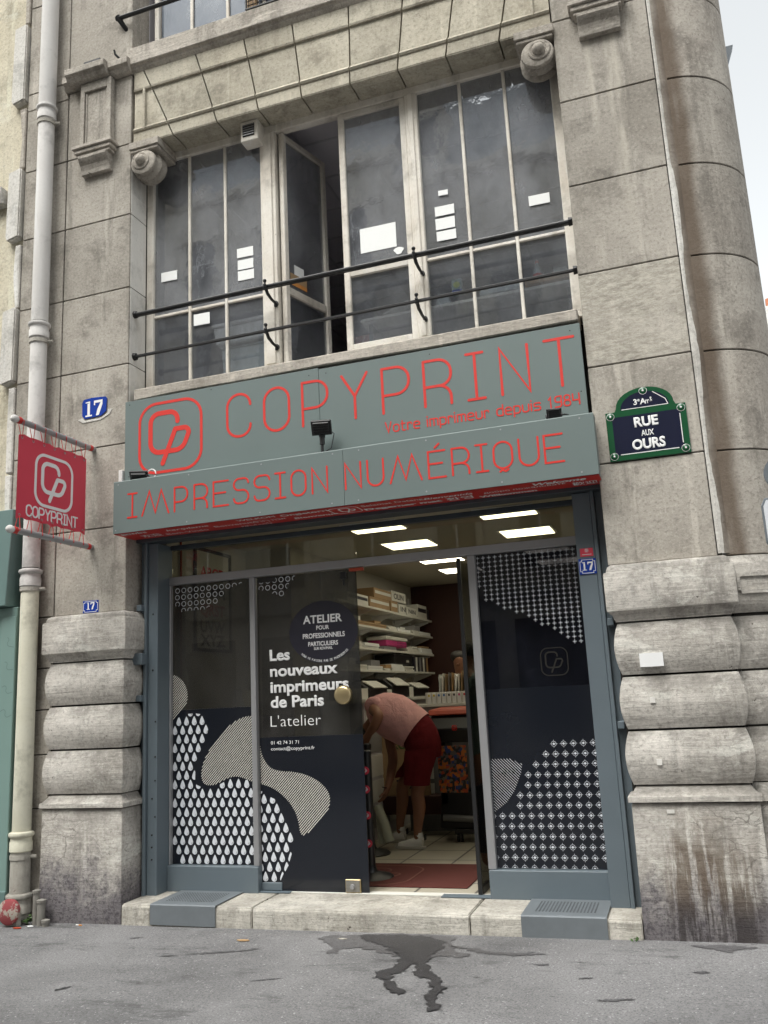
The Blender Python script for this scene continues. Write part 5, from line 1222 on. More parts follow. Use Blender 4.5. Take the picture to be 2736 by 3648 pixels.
def carton(y0, y1, h, m, lab, z=2.841, mark=None, x1=.985):
    t = thing('carton', lab, 'box', (.85, (y0 + y1) / 2, z), GB); bx(.72, x1, y0, y1, z, z + h).build('carton_body', M[m], t, bevel=.004)
    F = Frame((x1, 0, 0), (0, 1, 0), (0, 0, 1))
    bx(x1 + .0005, x1 + .002, y0 + .03, y1 - .03, z + h * .45, z + h * .75).build('carton_band', M['badge' if m != 'carton' else 'white_box'], t) if not mark else text(mark, t, M['badge'], F, y0 + .08, z + h * .25, h * .5, (y1 - y0) * .7, .02)
    return t
carton(2.95, 3.66, .12, 'white_box', 'white box nearest the door on the top shelf'); carton(3.72, 4.5, .13, 'carton', 'long brown carton on the top shelf'); carton(4.56, 4.85, .15, 'carton', 'square brown carton beside the lettered white boxes'); carton(4.9, 5.22, .13, 'white_box', 'lower lettered white box on the top shelf', 2.841, 'IN')
carton(4.62, 5.24, .14, 'white_box', 'upper lettered white box stacked on the top shelf', 2.992, 'OLIN'); carton(5.27, 5.75, .12, 'white_box', 'white box with black letters right of the stacked pair', 2.841, 'NIN'); carton(5.8, 6.28, .2, 'white_box', 'tallest plain white box at the far end of the top shelf'); carton(3.9, 4.6, .13, 'carton', 'brown carton stacked on the long brown carton', 2.972)
tag(bx(.7, .97, 6.31, 6.48, 2.841, 3.0).build('ring_binder', M['badge'], None), 'dark binder at the far end of the top shelf', 'binder')
GP2 = 'paper stacks on the shelves'
q = 0
POS = ['nearest the door', 'second from the door', 'in the middle', 'second from the far end', 'at the far end']
for z, nm, rows in ((2.591, 'second shelf from the top', ((2.9, 4.35, .05, 'carton'), (4.4, 4.75, .05, 'white_box'), (4.8, 5.4, .04, 'paper'), (5.45, 5.8, .05, 'white_box'), (5.85, 6.45, .05, 'paper'))),
                    (2.321, 'third shelf from the top', ((2.9, 3.4, .07, 'white_box'), (3.43, 4.0, .06, 'paper'), (4.2, 4.75, .045, 'alu'), (5.2, 5.8, .06, 'white_box'), (5.85, 6.45, .08, 'paper'))),
                    (2.051, 'lowest shelf', ((2.8, 3.5, .06, 'white_box'), (3.52, 4.1, .05, 'paper'), (4.15, 4.4, .03, 'white_box'), (4.45, 5.0, .09, 'paper'), (5.0, 5.45, .07, 'white_box')))):
    for (a, b, h, m), ps in zip(rows, POS):
        mb = MB(); n = max(2, int(h / .018))
        for i in range(n): d = random.uniform(-.012, .012); mb.box(.7 + d, .985 + d, a + random.uniform(0, .03), b - random.uniform(0, .03), z + h * i / n, z + h * (i + 1) / n - .001)
        tag(mb.build('paper_stack', M[m], None), f'stack of paper on the {nm}, {ps}', 'paper stack', GP2)
t = thing('plastic_basket', 'magenta plastic basket with a white lid on the third shelf', 'basket', (.85, 4.6, 2.37))
bx(.72, .99, 4.3, 5.15, 2.369, 2.45).build('tub', M['pink'], t, bevel=.01); bx(.71, 1.0, 4.28, 5.17, 2.451, 2.5).build('lid', M['white_box'], t, bevel=.01)
mb = MB()
for i in range(7):
    for j in range(2): mb.lathe([(.014, .9905), (.001, .9915)], (0, 4.75 + i * .055, 2.39 + j * .035), 'x', 8)
mb.build('hole', M['badge'], t)
for y, lab in ((5.25, 'black device on the lowest shelf next to the binders'),):
    t = thing('black_case', lab, 'case', (.85, y, 2.06)); bx(.7, .99, 4.6, 5.4, 2.145, 2.27).build('case_body', M['black'], t, bevel=.01); bx(.99, .994, 5.1, 5.2, 2.17, 2.2).build('case_label', M['white_box'], t)
for i, c in enumerate(('badge', 'white_box', 'badge', 'alu', 'badge', 'white_box', 'badge', 'wood')): tag(bx(.74, .98, 5.5 + i * .09, 5.58 + i * .09, 2.051, 2.26).build('ring_binder', M[c], None, bevel=.003), ['first', 'second', 'third', 'fourth', 'fifth', 'sixth', 'seventh', 'last'][i] + ' upright binder on the lowest shelf, counting from the door', 'binder', 'binders on the lowest shelf')
random.seed(44)
for i, (y, z) in enumerate([(3.1, 2.642), (3.9, 2.642), (4.95, 2.632), (5.6, 2.642), (3.05, 2.392), (5.45, 2.382), (6.0, 2.402), (2.95, 2.112), (3.7, 2.102), (4.2, 2.082)]):
    a = random.uniform(.15, .35); h = random.uniform(.02, .07)
    o = MB().prism([(.74, y), (.98, y + random.uniform(-.03, .03)), (.99, y + a), (.72, y + a)], 'z', z, z + h).build('paper_bundle', M[('white_box', 'carton', 'paper', 'alu', 'wood')[i % 5]], None)
    tag(o, 'loose bundle of paper lying on top of a stack on the wall shelves', 'paper bundle', 'loose bundles on the shelf stacks')
# work bench under the shelves with machines
t = thing('workbench', 'long low workbench under the shelves with paper drawers', 'workbench', (.95, 4.3, FZ))
bx(.66, 1.25, 2.7, 5.6, 1.66, 1.7).build('bench_top', M['white_box'], t, bevel=.004); bx(.7, 1.2, 2.75, 5.5, FZ, 1.659).build('cabinet', M['grey_in'], t)
for j in range(5):
    for i in range(4): bx(1.2005, 1.206, 2.8 + i * .68, 3.44 + i * .68, .3 + j * .27, .53 + j * .27).build('drawer', M['white_box'] if (i + j) % 3 else M['alu'], t)
def machine(y0, y1, h, lab, z=1.701):
    t = thing('printer', lab, 'printer', (.95, (y0 + y1) / 2, z)); MB().prism([(.7, z), (1.2, z), (1.2, z + h * .6), (1.08, z + h), (.7, z + h)], 'y', y0, y1).build('printer_body', M['black'], t, bevel=.012)
    MB().add([(1.1, y0 + .05, z + h * 1.0), (1.24, y0 + .05, z + h * .6), (1.24, y1 - .1, z + h * .6), (1.1, y1 - .1, z + h * 1.0), (1.1, y0 + .05, z + h * 1.0 + .01), (1.24, y0 + .05, z + h * .6 + .01), (1.24, y1 - .1, z + h * .6 + .01), (1.1, y1 - .1, z + h * 1.0 + .01)], [(0, 3, 2, 1), (4, 5, 6, 7), (0, 1, 5, 4), (1, 2, 6, 5), (2, 3, 7, 6), (3, 0, 4, 7)]).build('paper_tray', M['white_box'], t)
machine(2.95, 3.6, .2, 'black printer nearest the door on the workbench'); machine(3.8, 4.5, .24, 'taller black printer in the middle of the workbench'); machine(4.7, 5.4, .18, 'black printer at the far end of the workbench')
for y0, y1, h, lab in ((2.72, 2.92, .12, 'ream of paper at the near end of the workbench'), (3.62, 3.78, .1, 'ream of paper between the first two printers'), (4.52, 4.68, .13, 'ream of paper between the last two printers')):
    tag(bx(.9, 1.2, y0, y1, 1.701, 1.701 + h).build('paper_ream', M['white_box'], None, bevel=.004), lab, 'paper ream')
# counter with cartridges
t = thing('counter', 'low counter with drawers behind the bending man', 'counter', (1.9, 3.9, FZ))
bx(1.4, 2.9, 3.62, 4.1, FZ, 1.57).build('cabinet', M['alu_dark'], t); bx(1.38, 2.95, 3.6, 4.12, 1.571, 1.605).build('counter_top', M['white_box'], t, bevel=.004)
for j in range(4): bx(1.45, 1.72, 3.606, 3.619, .5 + j * .25, .7 + j * .25).build('drawer', M['white_box'], t)
t0 = thing('ink_rack', 'white rack holding a row of ink cartridges on the counter', 'rack', (1.92, 3.7, 1.606)); bx(1.66, 2.2, 3.66, 3.8, 1.606, 1.74).build('rack_body', M['white_box'], t0)
cols = [(.6, .5, .05), (.7, .55, .05), (.05, .2, .5), (.05, .2, .5), (.02, .02, .02), (.02, .02, .02), (.5, .05, .2), (.5, .06, .06)]
nm = ['yellow-labelled cartridge at the left end', 'second yellow-labelled cartridge', 'first blue-labelled cartridge', 'second blue-labelled cartridge', 'first black-labelled cartridge', 'second black-labelled cartridge', 'magenta-labelled cartridge', 'red-labelled cartridge at the right end']
for i in range(8):
    t = thing('ink_cartridge', nm[i] + ' of the rack on the counter', 'cartridge', (1.7 + i * .062, 3.64, 1.61), 'ink cartridges in the counter rack'); x = 1.69 + i * .062
    bx(x, x + .045, 3.63, 3.659, 1.607, 1.735).build('cartridge_body', M['white'], t, bevel=.003); bx(x + .012, x + .033, 3.627, 3.6295, 1.69, 1.715).build('colour_mark', plain('ink_%d' % i, cols[i]), t)
random.seed(31)
for i in range(9):
    x = 1.78 + i * .04; c = ('paper', 'white_box', 'carton', 'alu', 'wood')[i % 5]
    o = MB().add([(x, 3.85, 1.742), (x + .012, 3.85, 1.742), (x + .03 + random.uniform(-.03, .03), 3.85, 1.742 + .2 + random.uniform(-.04, .05)), (x + .01, 3.85, 1.95), (x, 4.05, 1.742), (x + .012, 4.05, 1.742), (x + .03, 4.05, 1.95), (x + .01, 4.05, 1.94)], [(0, 1, 2, 3), (7, 6, 5, 4), (0, 4, 5, 1), (1, 5, 6, 2), (2, 6, 7, 3), (3, 7, 4, 0)]).build('paper_folder', M[c], None)
    tag(o, 'upright paper folder in the sorter behind the cartridges', 'folder', 'folders standing on the counter')
bx_ = thing('folder_sorter', 'dark sorter tray holding upright folders on the counter', 'tray', (1.95, 3.95, 1.606)); bx(1.74, 2.2, 3.82, 4.08, 1.606, 1.741).build('tray_box', M['brown'], bx_, bevel=.004)
# wide plotter
t = thing('plotter', 'wide black plotter with orange lid beside the open door leaf', 'plotter', (2.3, 3.0, FZ))
MB().prism([(2.75, 1.49), (2.78, 1.55), (3.3, 1.57), (3.3, 1.49)], 'x', 1.94, 2.75).build('lid', M['orange'], t, bevel=.012)
MB().prism([(2.8, 1.2), (2.72, 1.34), (2.8, 1.488), (3.3, 1.488), (3.3, 1.2)], 'x', 1.96, 2.75).build('plotter_body', M['black'], t, bevel=.012)
MB().box(2.0, 2.08, 2.88, 3.2, .55, 1.199).box(2.62, 2.7, 2.88, 3.2, .55, 1.199).build('leg', M['black'], t, bevel=.006)
MB().prism([(1.97, .31), (2.4, .29), (2.4, .7), (2.01, .68)], 'y', 2.88, 3.2).build('paper_bin', M['black'], t, bevel=.01)
MB().tube([(2.02, 2.86, .42), (2.4, 2.86, .4)], .035, 10).build('paper_roll', M['alu_dark'], t, smooth=True)
MB().box(2.14, 2.4, 2.84, 2.93, .255, .3).build('foot', M['black'], t, bevel=.006)
MB().lathe([(.02, -.03), (.04, -.028), (.04, -.008), (.02, -.006), (.02, .006), (.04, .008), (.04, .028), (.02, .03)], (2.19, 2.86, .212), 'x', 16).build('caster', M['black'], t, smooth=True)
mb = MB(); cplogo(mb, Frame((0, 2.715, 0)), 2.215, 1.33, .05, .006, .008, .002); mb.build('emblem', M['sign_red'], t, fix=False)
tag(MB().box(2.01, 2.33, 2.8, 2.812, .68, 1.165).build('patterned_print', M['mosaic'], None), 'hanging print with an orange, blue and black block pattern', 'print')
# tall rolls by the open leaf, posters and framed picture
for i, (x, c) in enumerate(((2.3, 'wood'), (2.36, 'gold'), (2.42, 'orange'))):
    tag(MB().lathe([(.035, 1.62), (.035, 2.62 - i * .03)], (x, 3.55, 0), 'z', 12).build('paper_roll', M[c], None, smooth=True), ('pale', 'brass coloured', 'orange red')[i] + ' tall roll standing beside the open door leaf', 'roll', 'rolls by the open door leaf')
t = thing('poster_stand', 'yellow brown poster board leaning behind the bending man', 'poster', (1.4, 3.3, FZ))
bx(1.12, 1.76, 3.3, 3.33, .6, 1.42).build('board', M['carton'], t, bevel=.004); bx(1.1, 2.05, 3.24, 3.5, .4, .599).build('foot', M['brown'], t, bevel=.004)
FP = Frame((0, 3.3, 0)); text('RGE', t, M['leaf'], FP, 1.33, 1.12, .09, .22, .03); text('TOX', t, M['badge'], FP, 1.36, .68, .09, .24, .03)
t = thing('framed_poster', 'framed alphabet poster on the left wall behind the ring-patterned panel', 'poster', (.1, 1.35, 2.25))
MB().box(.1005, .125, .98, 1.72, 2.25, 2.28).box(.1005, .125, .98, 1.72, 3.27, 3.3).box(.1005, .125, .98, 1.01, 2.281, 3.269).box(.1005, .125, 1.69, 1.72, 2.281, 3.269).build('frame', M['black'], t)
bx(.101, .106, 1.01, 1.69, 2.281, 3.269).build('print', M['white_box'], t)
FW = Frame((.106, 0, 0), (0, 1, 0), (0, 0, 1))
for s, z, m in (('ABCD', 3.0, 'sign_red'), ('KLMN', 2.8, 'badge'), ('QRST', 2.62, 'sign_red'), ('UVW', 2.45, 'badge'), ('XYZ', 2.31, 'badge')): text(s, t, M[m], FW, 1.1, z, .11, .5, .03)
t = thing('wall_shelf_unit', 'dark low cabinet seen dimly through the left glass panel', 'cabinet', (.5, 2.5, FZ))
bx(.15, .62, .6, 2.0, FZ, 1.55).build('cabinet_body', M['brown'], t, bevel=.006); bx(.12, .66, .58, 2.04, 1.551, 1.59).build('top', M['badge'], t, bevel=.004)
tag(MB().prism([(.45, 1.591), (.55, 1.591), (.5, 1.85), (.42, 1.85)], 'y', 1.2, 1.5).build('leaflet_holder', M['white_box'], None), 'white leaflet holder on the dark cabinet behind the left panel', 'holder')
tag(MB().tube([(.12, .72, 3.38), (.12, .72, 1.7)], .012, 6).build('copper_pipe', M['orange'], None), 'thin copper coloured pipe down the wall behind the left panel', 'pipe')
# doormat
t = thing('doormat', 'dark red carpet mat with a pale emblem inside the doorway', 'mat', (2.0, 1.1, FZ))
MB().prism([(.6, .66), (2.8, .66), (2.8, 1.63), (.6, 1.63)], 'z', FZ + .002, FZ + .01).build('carpet', M['mat_red'], t, bevel=.002)
mb = MB(); FM = Frame((1.45, .72, FZ + .01), (1, 0, 0), (0, 1, 0)); cplogo(mb, FM, .0, .0, .78, .016, .02, .001); mb.build('emblem', plain('carpet_line', (.15, .06, .04), .95), t, fix=False)
# barrier posts
def barrier(x, y, lab):
    t = thing('barrier_post', lab, 'post', (x, y, FZ), 'black barrier posts in the doorway')
    MB().lathe([(.19, FZ + .001), (.195, FZ + .012), (.17, FZ + .03), (.06, FZ + .055), (.045, FZ + .075), (.04, FZ + .1)], (x, y, 0), 'z', 32).build('base', M['black'], t, smooth=True)
    MB().lathe([(.037, FZ + .1), (.037, 1.2), (.042, 1.21), (.042, 1.245), (.03, 1.255)], (x, y, 0), 'z', 18).build('pole', M['black'], t, smooth=True)
    for z in (1.08, .92, .70, .465):
        st = MB().lathe([(.001, y - .0415), (.034, y - .0415), (.034, y - .039), (.001, y - .039)], (x - .002, 0, z), 'y', 18).build('red_sticker', M['flag_red'], t)
        mb = MB(); cplogo(mb, Frame((0, y - .0415, 0)), x - .022, z - .02, .04, .004, .0055, .001, False); mb.build('emblem', M['decal'], st, fix=False)
barrier(1.455, 2.12, 'farther black barrier post with red round stickers, beside the bending man'); barrier(1.86, 1.0, 'nearer black barrier post, mostly hidden by the closed door leaf')
# ------------------------------------------------------------------ people
def skin(name, nodes, edges, mat, parent=None, sub=2, root=0):
    """grow one smooth surface over a skeleton: nodes (x,y,z,rx,ry)"""
    me = bpy.data.meshes.new(name); me.from_pydata([n[:3] for n in nodes], edges, []); o = bpy.data.objects.new(name, me); C.objects.link(o)
    o.modifiers.new('s', 'SKIN'); sm = o.modifiers.new('d', 'SUBSURF'); sm.levels = sub; sm.render_levels = sub
    for i, n in enumerate(nodes):
        sv = me.skin_vertices[0].data[i]; sv.radius = (n[3], n[4] if len(n) > 4 else n[3]); sv.use_root = (i == root)
    dg = bpy.context.evaluated_depsgraph_get(); dg.update(); m2 = bpy.data.meshes.new_from_object(o.evaluated_get(dg)); bpy.data.objects.remove(o)
    m2.materials.clear(); m2.materials.append(mat); m2.polygons.foreach_set('use_smooth', [True] * len(m2.polygons)); m2.name = name
    o = bpy.data.objects.new(name, m2); C.objects.link(o)
    if parent: o.parent = parent; o.matrix_parent_inverse = parent.matrix_world.inverted()
    return o
def hand(nodes, edges, wrist, d, side, curl, s=1.0):
    """palm, four fingers and a thumb continuing from the wrist vertex along d"""
    d = Vector(d).normalized(); side = Vector(side).normalized(); cu = Vector(curl).normalized(); w0 = Vector(nodes[wrist][:3])
    i0 = len(nodes); pm = w0 + d * .05 * s; nodes.append((*pm, .03 * s, .018 * s)); edges.append((wrist, i0))
    for k, (o, L) in enumerate(((-.03, .85), (-.01, 1.0), (.01, .95), (.03, .75))):
        a = pm + d * .035 * s + side * o * s; b = a + (d * .7 + cu * .5) * .04 * s * L; c = b + (d * .1 + cu * .9) * .035 * s * L
        j = len(nodes); nodes.extend([(*a, .0105 * s), (*b, .0095 * s), (*c, .008 * s)]); edges.extend([(i0, j), (j, j + 1), (j + 1, j + 2)])
    a = w0 + d * .035 * s - side * .035 * s; b = a + (d * .5 - side * .6 + cu * .5) * .03 * s; c = b + (d * .6 + cu * .6) * .03 * s
    j = len(nodes); nodes.extend([(*a, .013 * s), (*b, .0115 * s), (*c, .009 * s)]); edges.extend([(i0, j), (j, j + 1), (j + 1, j + 2)])
P = thing('person', 'person in a pink t-shirt and dark red shorts bending down in the doorway', 'person', (1.8, 2.6, FZ))
N = [(1.96, 2.56, 1.22, .13, .15), (1.80, 2.56, 1.42, .14, .16), (1.60, 2.55, 1.51, .15, .17), (1.47, 2.55, 1.52, .1, .12), (1.36, 2.55, 1.45, .055, .055), (1.30, 2.55, 1.37, .07, .085), (1.235, 2.55, 1.28, .085, .1), (1.22, 2.55, 1.2, .06, .07)]
Ed = [(0, 1), (1, 2), (2, 3), (3, 4), (4, 5), (5, 6), (6, 7)]
def chain(start, pts):
    p = start
    for q_ in pts: N.append(q_); Ed.append((p, len(N) - 1)); p = len(N) - 1
    return p
w1 = chain(3, [(1.45, 2.36, 1.60, .065), (1.50, 2.30, 1.57, .066), (1.56, 2.24, 1.53, .06), (1.50, 2.24, 1.42, .058), (1.415, 2.26, 1.33, .036)])
hand(N, Ed, w1, (-.8, .05, -.5), (.1, 1, .2), (-.3, .2, -.8))
w2 = chain(3, [(1.47, 2.74, 1.42, .06), (1.50, 2.72, 1.26, .062), (1.545, 2.68, 1.05, .055), (1.535, 2.6, .9, .052), (1.515, 2.52, .755, .034)])
hand(N, Ed, w2, (-.45, -.1, -.9), (.3, 1, 0), (-.7, -.2, -.4))
chain(0, [(1.97, 2.45, 1.1, .105), (1.93, 2.44, .9, .09), (1.865, 2.44, .73, .075), (1.885, 2.44, .58, .075), (1.86, 2.44, .42, .053), (1.845, 2.44, .3, .042), (1.855, 2.44, .225, .04)])
chain(0, [(1.90, 2.72, 1.1, .105), (1.76, 2.8, .92, .09), (1.57, 2.84, .76, .072), (1.575, 2.84, .6, .072), (1.54, 2.84, .43, .052), (1.525, 2.84, .31, .042), (1.535, 2.84, .225, .04)])
skin('body', N, Ed, M['skin_dark'], P)
def rings(name, rs, mat, n=28, wob=.012, cap=(False, False), sub=1):
    """cloth lofted over tilted elliptical rings (cx,cy,cz,half length,half width,tilt)"""
    mb = MB(); vs = []
    for q_, (cx, cy, cz, a, b, tl) in enumerate(rs):
        for k in range(n):
            t = 2 * math.pi * k / n; f = 1 + wob * math.sin(3 * t + q_ * 1.7) + wob * .7 * math.sin(7 * t - q_ * 2.1)
            vs.append((cx + a * f * math.cos(t) * math.cos(R(tl)), cy + b * f * math.sin(t), cz + a * f * math.cos(t) * math.sin(R(tl))))
    fs = [(i * n + k, i * n + (k + 1) % n, (i + 1) * n + (k + 1) % n, (i + 1) * n + k) for i in range(len(rs) - 1) for k in range(n)]
    if cap[0]: fs.append(tuple(range(n)))
    if cap[1]: fs.append(tuple(range((len(rs) - 1) * n, len(rs) * n)))
    o = mb.add(vs, fs).build(name, mat, P, smooth=True)
    return o
rings('t_shirt', [(1.838, 2.57, 1.35, .232, .215, 52), (1.855, 2.57, 1.345, .222, .208, 51), (1.80, 2.57, 1.385, .232, .22, 55), (1.74, 2.57, 1.43, .238, .225, 60), (1.62, 2.56, 1.5, .25, .23, 66), (1.53, 2.56, 1.535, .235, .235, 71), (1.46, 2.56, 1.56, .205, .235, 75), (1.405, 2.56, 1.58, .165, .2, 80), (1.36, 2.56, 1.575, .115, .12, 86), (1.33, 2.56, 1.55, .085, .085, 95)][1:], M['shirt'])
skin('sleeve', [(1.50, 2.50, 1.60, .12), (1.435, 2.395, 1.635, .112), (1.45, 2.335, 1.615, .1)], [(0, 1), (1, 2)], M['shirt'], P)
skin('sleeve', [(1.52, 2.62, 1.5, .13), (1.47, 2.735, 1.45, .118), (1.492, 2.73, 1.28, .105)], [(0, 1), (1, 2)], M['shirt'], P)
rings('shorts', [(1.845, 2.57, 1.36, .2, .195, 52), (1.875, 2.57, 1.315, .212, .205, 48), (1.91, 2.57, 1.25, .205, .215, 34), (1.93, 2.575, 1.18, .19, .22, 16), (1.925, 2.58, 1.12, .185, .22, 5), (1.915, 2.59, 1.07, .18, .215, 0)], M['shorts'], cap=(False, True))
rings('shorts_leg', [(1.925, 2.475, 1.16, .18, .135, 4), (1.915, 2.465, 1.08, .175, .135, 0), (1.895, 2.455, .98, .158, .132, -2), (1.875, 2.445, .88, .142, .128, -3), (1.865, 2.44, .805, .138, .126, -4)], M['shorts'], wob=.025)
rings('shorts_leg', [(1.88, 2.69, 1.16, .16, .13, 0), (1.83, 2.73, 1.08, .15, .13, 0), (1.75, 2.78, .99, .135, .125, 4), (1.66, 2.81, .92, .125, .12, 6), (1.62, 2.83, .86, .12, .118, 8)], M['shorts'], wob=.025)
skin('hair', [(1.33, 2.55, 1.40, .075, .092), (1.25, 2.55, 1.33, .085, .105), (1.19, 2.55, 1.25, .07, .09)], [(0, 1), (1, 2)], M['hair'], P)
mb = MB(); mb.lathe([(.015, -.1), (.022, -.09), (.015, -.08)], (1.25, 2.45, 1.28), 'y', 8); mb.build('ear', M['skin_dark'], P, smooth=True)
def sneaker(x, y):
    o = skin('shoe', [(x + .05, y, .245, .045, .05), (x - .0, y, .235, .045, .05), (x - .1, y, .215, .038, .048), (x - .17, y, .205, .03, .045), (x - .22, y, .2, .022, .035), (x + .035, y, .285, .045, .045)], [(0, 1), (1, 2), (2, 3), (3, 4), (1, 5)], M['sneaker'], P)
    out = [(x + .09 * 1.0 * math.cos(a) if math.cos(a) > 0 else x + .245 * math.cos(a), y + .05 * math.sin(a)) for a in [k * math.pi / 12 for k in range(24)]]
    MB().prism(out, 'z', FZ + .002, FZ + .032).build('sole', M['rubber'], o, bevel=.004)
    bx(x + .078, x + .09, y - .03, y + .03, .255, .315).build('heel_tab', M['black'], o, bevel=.006)
    mb = MB()
    for k in range(4): mb.tube([(x - .06 - k * .025, y - .03, .262 - k * .008), (x - .06 - k * .025, y, .272 - k * .009), (x - .06 - k * .025, y + .03, .262 - k * .008)], .0045, 5)
    mb.build('lace', M['paper'], o)
    MB().lathe([(.036, .285), (.04, .3), (.036, .33)], (x + .02, y, 0), 'z', 14).build('sock', M['paper'], P, smooth=True)
sneaker(1.845, 2.44); sneaker(1.525, 2.84)
MB().tube([(1.495 + .033 * math.cos(k * .6), 2.52 + .033 * math.sin(k * .6), .775 + .004 * math.cos(k)) for k in range(11)], .005, 5).build('bracelet', M['brown'], P)
tag(MB().add([], []).tube([(1.43, 2.42, .6), (1.5, 2.42, .42), (1.545, 2.42, .245)], [.045, .05, .055], 12).tube([(1.42, 2.46, .6), (1.46, 2.46, .22)], [.03, .05], 12).build('film_roll', plain('translucent_film', (.5, .52, .42), .35), None, smooth=True), 'pale translucent film roll held by the bending man', 'roll')
# man standing behind the counter, in a checked shirt
P2 = thing('person', 'dark-haired person in a checked shirt behind the counter at the back', 'person', (1.88, 4.6, FZ))
N = [(1.87, 4.62, 1.05, .13, .15), (1.87, 4.62, 1.35, .14, .17), (1.87, 4.6, 1.68, .15, .17), (1.87, 4.6, 1.86, .08, .08), (1.87, 4.58, 1.95, .05), (1.88, 4.56, 2.04, .075, .085), (1.88, 4.55, 2.14, .085, .095), (1.88, 4.56, 2.21, .06, .07)]; Ed = [(i, i + 1) for i in range(7)]
for sg in (-1, 1):
    w_ = chain(3, [(1.87 + sg * .19, 4.6, 1.83, .06), (1.87 + sg * .25, 4.56, 1.55, .045), (1.87 + sg * .17, 4.36, 1.66, .035)]); hand(N, Ed, w_, (-sg * .3, -1, 0), (1, 0, 0), (0, -.3, -1))
    chain(0, [(1.87 + sg * .09, 4.62, .95, .09), (1.87 + sg * .1, 4.6, .58, .06), (1.87 + sg * .1, 4.62, .24, .045), (1.87 + sg * .1, 4.52, .2, .035)])
skin('body', N, Ed, M['skin_dark'], P2)
skin('shirt', [(1.87, 4.62, 1.1, .15, .18), (1.87, 4.62, 1.4, .16, .19), (1.87, 4.6, 1.7, .17, .19), (1.87, 4.6, 1.85, .09, .1), (1.68, 4.6, 1.83, .08), (1.6, 4.56, 1.56, .065), (2.06, 4.6, 1.83, .08), (2.13, 4.56, 1.56, .065)], [(0, 1), (1, 2), (2, 3), (3, 4), (4, 5), (3, 6), (6, 7)], M['plaid'], P2)
skin('trousers', [(1.87, 4.62, 1.02, .15, .17), (1.78, 4.62, .9, .11), (1.77, 4.6, .28, .075), (1.96, 4.62, .9, .11), (1.97, 4.6, .28, .075)], [(0, 1), (1, 2), (0, 3), (3, 4)], M['badge'], P2)
skin('hair', [(1.86, 4.6, 2.1, .1, .105), (1.865, 4.58, 2.2, .115, .12), (1.87, 4.56, 2.25, .1, .1)], [(0, 1), (1, 2)], M['hair'], P2)
MB().lathe([(.004, 4.445), (.016, 4.46), (.018, 4.48)], (1.88, 0, 2.08), 'y', 8).build('nose', M['skin_dark'], P2, smooth=True)
# woman seen from behind through the right panel
P3 = thing('person', 'curly-haired person with back turned, seen dimly through the right glass panel', 'person', (3.2, 1.5, FZ))
N = [(3.25, 1.5, 1.0, .13, .16), (3.25, 1.5, 1.3, .13, .16), (3.25, 1.5, 1.66, .13, .18), (3.24, 1.5, 1.84, .07, .09), (3.22, 1.52, 1.93, .05), (3.2, 1.55, 2.03, .08, .085), (3.2, 1.56, 2.11, .08, .085)]; Ed = [(i, i + 1) for i in range(6)]
for sg in (-1, 1):
    w_ = chain(3, [(3.25 + sg * .18, 1.5, 1.81, .055), (3.25 + sg * .24, 1.55, 1.52, .042), (3.25 + sg * .18, 1.75, 1.5, .03)]); hand(N, Ed, w_, (-sg * .3, 1, 0), (1, 0, 0), (0, .3, -1))
    chain(0, [(3.25 + sg * .09, 1.5, .9, .09), (3.25 + sg * .1, 1.5, .55, .06), (3.25 + sg * .1, 1.5, .24, .045), (3.25 + sg * .1, 1.6, .2, .035)])
skin('body', N, Ed, M['skin_dark'], P3)
skin('sweater', [(3.25, 1.5, 1.05, .15, .19), (3.25, 1.5, 1.35, .155, .19), (3.25, 1.5, 1.66, .15, .2), (3.24, 1.5, 1.83, .08, .11), (3.07, 1.5, 1.81, .075), (3.01, 1.55, 1.53, .06), (3.43, 1.5, 1.81, .075), (3.49, 1.55, 1.53, .06)], [(0, 1), (1, 2), (2, 3), (3, 4), (4, 5), (3, 6), (6, 7)], M['teal_dark'], P3)
skin('trousers', [(3.25, 1.5, 1.0, .15, .17), (3.16, 1.5, .88, .11), (3.15, 1.5, .28, .075), (3.34, 1.5, .88, .11), (3.35, 1.5, .28, .075)], [(0, 1), (1, 2), (0, 3), (3, 4)], M['badge'], P3)
random.seed(4); N = [(3.2, 1.55, 2.06, .1)]; Ed = []
for i in range(16):
    a, b = random.uniform(0, 6.28), random.uniform(-.3, 1.4); N.append((3.2 + .085 * math.cos(a) * math.cos(b), 1.54 + .085 * math.sin(a) * math.cos(b), 2.09 + .095 * math.sin(b), .035)); Ed.append((0, i + 1))
skin('hair', N, Ed, M['hair'], P3, 1)
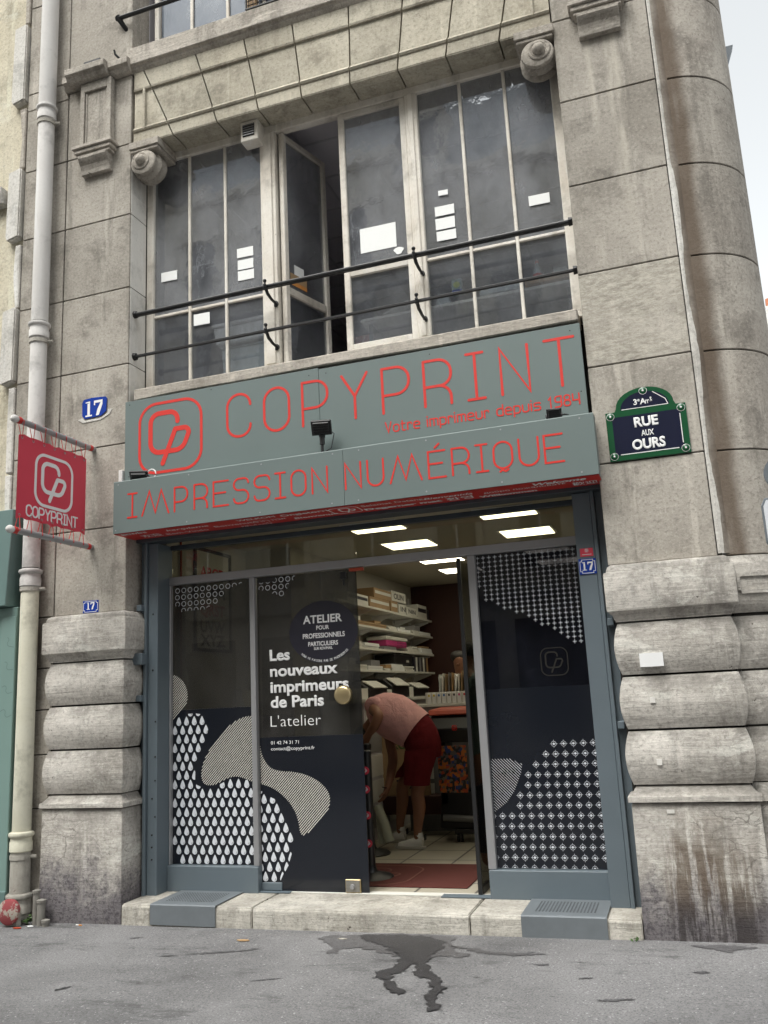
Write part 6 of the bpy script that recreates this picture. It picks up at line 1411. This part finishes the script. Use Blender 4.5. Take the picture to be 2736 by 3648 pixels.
# ------------------------------------------------------------------ the houses across the street (they fill the reflections)
M['haus'] = stone('opposite_stone', (.55, .51, .44), (.7, .66, .58), streak=.3)
M['dark_win'] = plain('dark_window', (.03, .035, .045), .15)
def opposite(x0, x1, h, lab, k):
    t = thing('apartment_building', lab, 'building', ((x0 + x1) / 2, -17, 0), 'houses across the street'); y = -16
    bx(x0, x1, y - 9, y, -.1, h).build('wall', M['haus'], t)
    for z in (4.2, h - .5): bx(x0, x1, y + .002, y + .35, z, z + .35).build('cornice', M['haus'], t, bevel=.05)
    MB().prism([(y - .1, h + .001), (y - 1.6, h + 3.2), (y - 7.5, h + 3.4), (y - 9, h + .001)], 'x', x0 + .05, x1 - .05).build('roof', M['slate'], t)
    n = int((x1 - x0) / 2.3); dx = (x1 - x0) / n; fl = int((h - 5) / 3.1)
    for i in range(n):
        cx = x0 + dx * (i + .5)
        if i % 2 == 0: bx(cx - .55, cx + .55, y - 1.5, y - .2, h + .3, h + 2.3).build('dormer', M['haus'], t); bx(cx - .4, cx + .4, y - .19, y - .16, h + .5, h + 2.0).build('window', M['dark_win'], t)
        for j in range(fl):
            z = 5 + 3.1 * j; fr_ = MB().box(cx - .75, cx - .56, y + .002, y + .1, z - .1, z + 2.35).box(cx + .56, cx + .75, y + .002, y + .1, z - .1, z + 2.35).box(cx - .85, cx + .85, y + .002, y + .18, z + 2.351, z + 2.6).build('window', M['haus'], t)
            bx(cx - .555, cx + .555, y + .002, y + .02, z, z + 2.34).build('pane', M['dark_win'], fr_); mb = MB().box(cx - .03, cx + .03, y + .021, y + .05, z, z + 2.34).box(cx - .55, cx + .55, y + .021, y + .045, z + 1.55, z + 1.62); mb.build('glazing_bar', M['white'], fr_)
            if j in (1, fl - 1):
                b = MB().box(cx - dx / 2, cx + dx / 2, y + .01, y + .7, z - .2, z - .05).build('balcony', M['haus'], t); mb = MB().box(cx - dx / 2, cx + dx / 2, y + .65, y + .68, z + .82, z + .86)
                for q_ in range(14): mb.box(cx - dx / 2 + q_ * dx / 14, cx - dx / 2 + q_ * dx / 14 + .02, y + .655, y + .675, z - .05, z + .82)
                mb.build('balustrade', M['iron'], b)
        bx(cx - .9, cx + .9, y + .002, y + .05, .4, 3.6).build('shop_window', M['dark_win'], t)
    for cx in (x0 + .6, x1 - .6): c = bx(cx - .5, cx + .5, y - 5, y - 2, h + 2, h + 5.2).build('chimney', M['haus'], t)
opposite(-26, -13, 19, 'stone house across the street, mirrored at far left', 0); opposite(-13, -2.2, 18.6, 'stone house across the street, mirrored in the left panes', 1); opposite(-2.2, 9.5, 17.4, 'stone house across the street, mirrored in the middle panes', 2); opposite(9.5, 22, 20.5, 'stone house across the street, mirrored at right', 3)
for o in list(bpy.data.objects):
    if o.type == 'MESH' and not o.data.materials: o.data.materials.append(M['stone'])
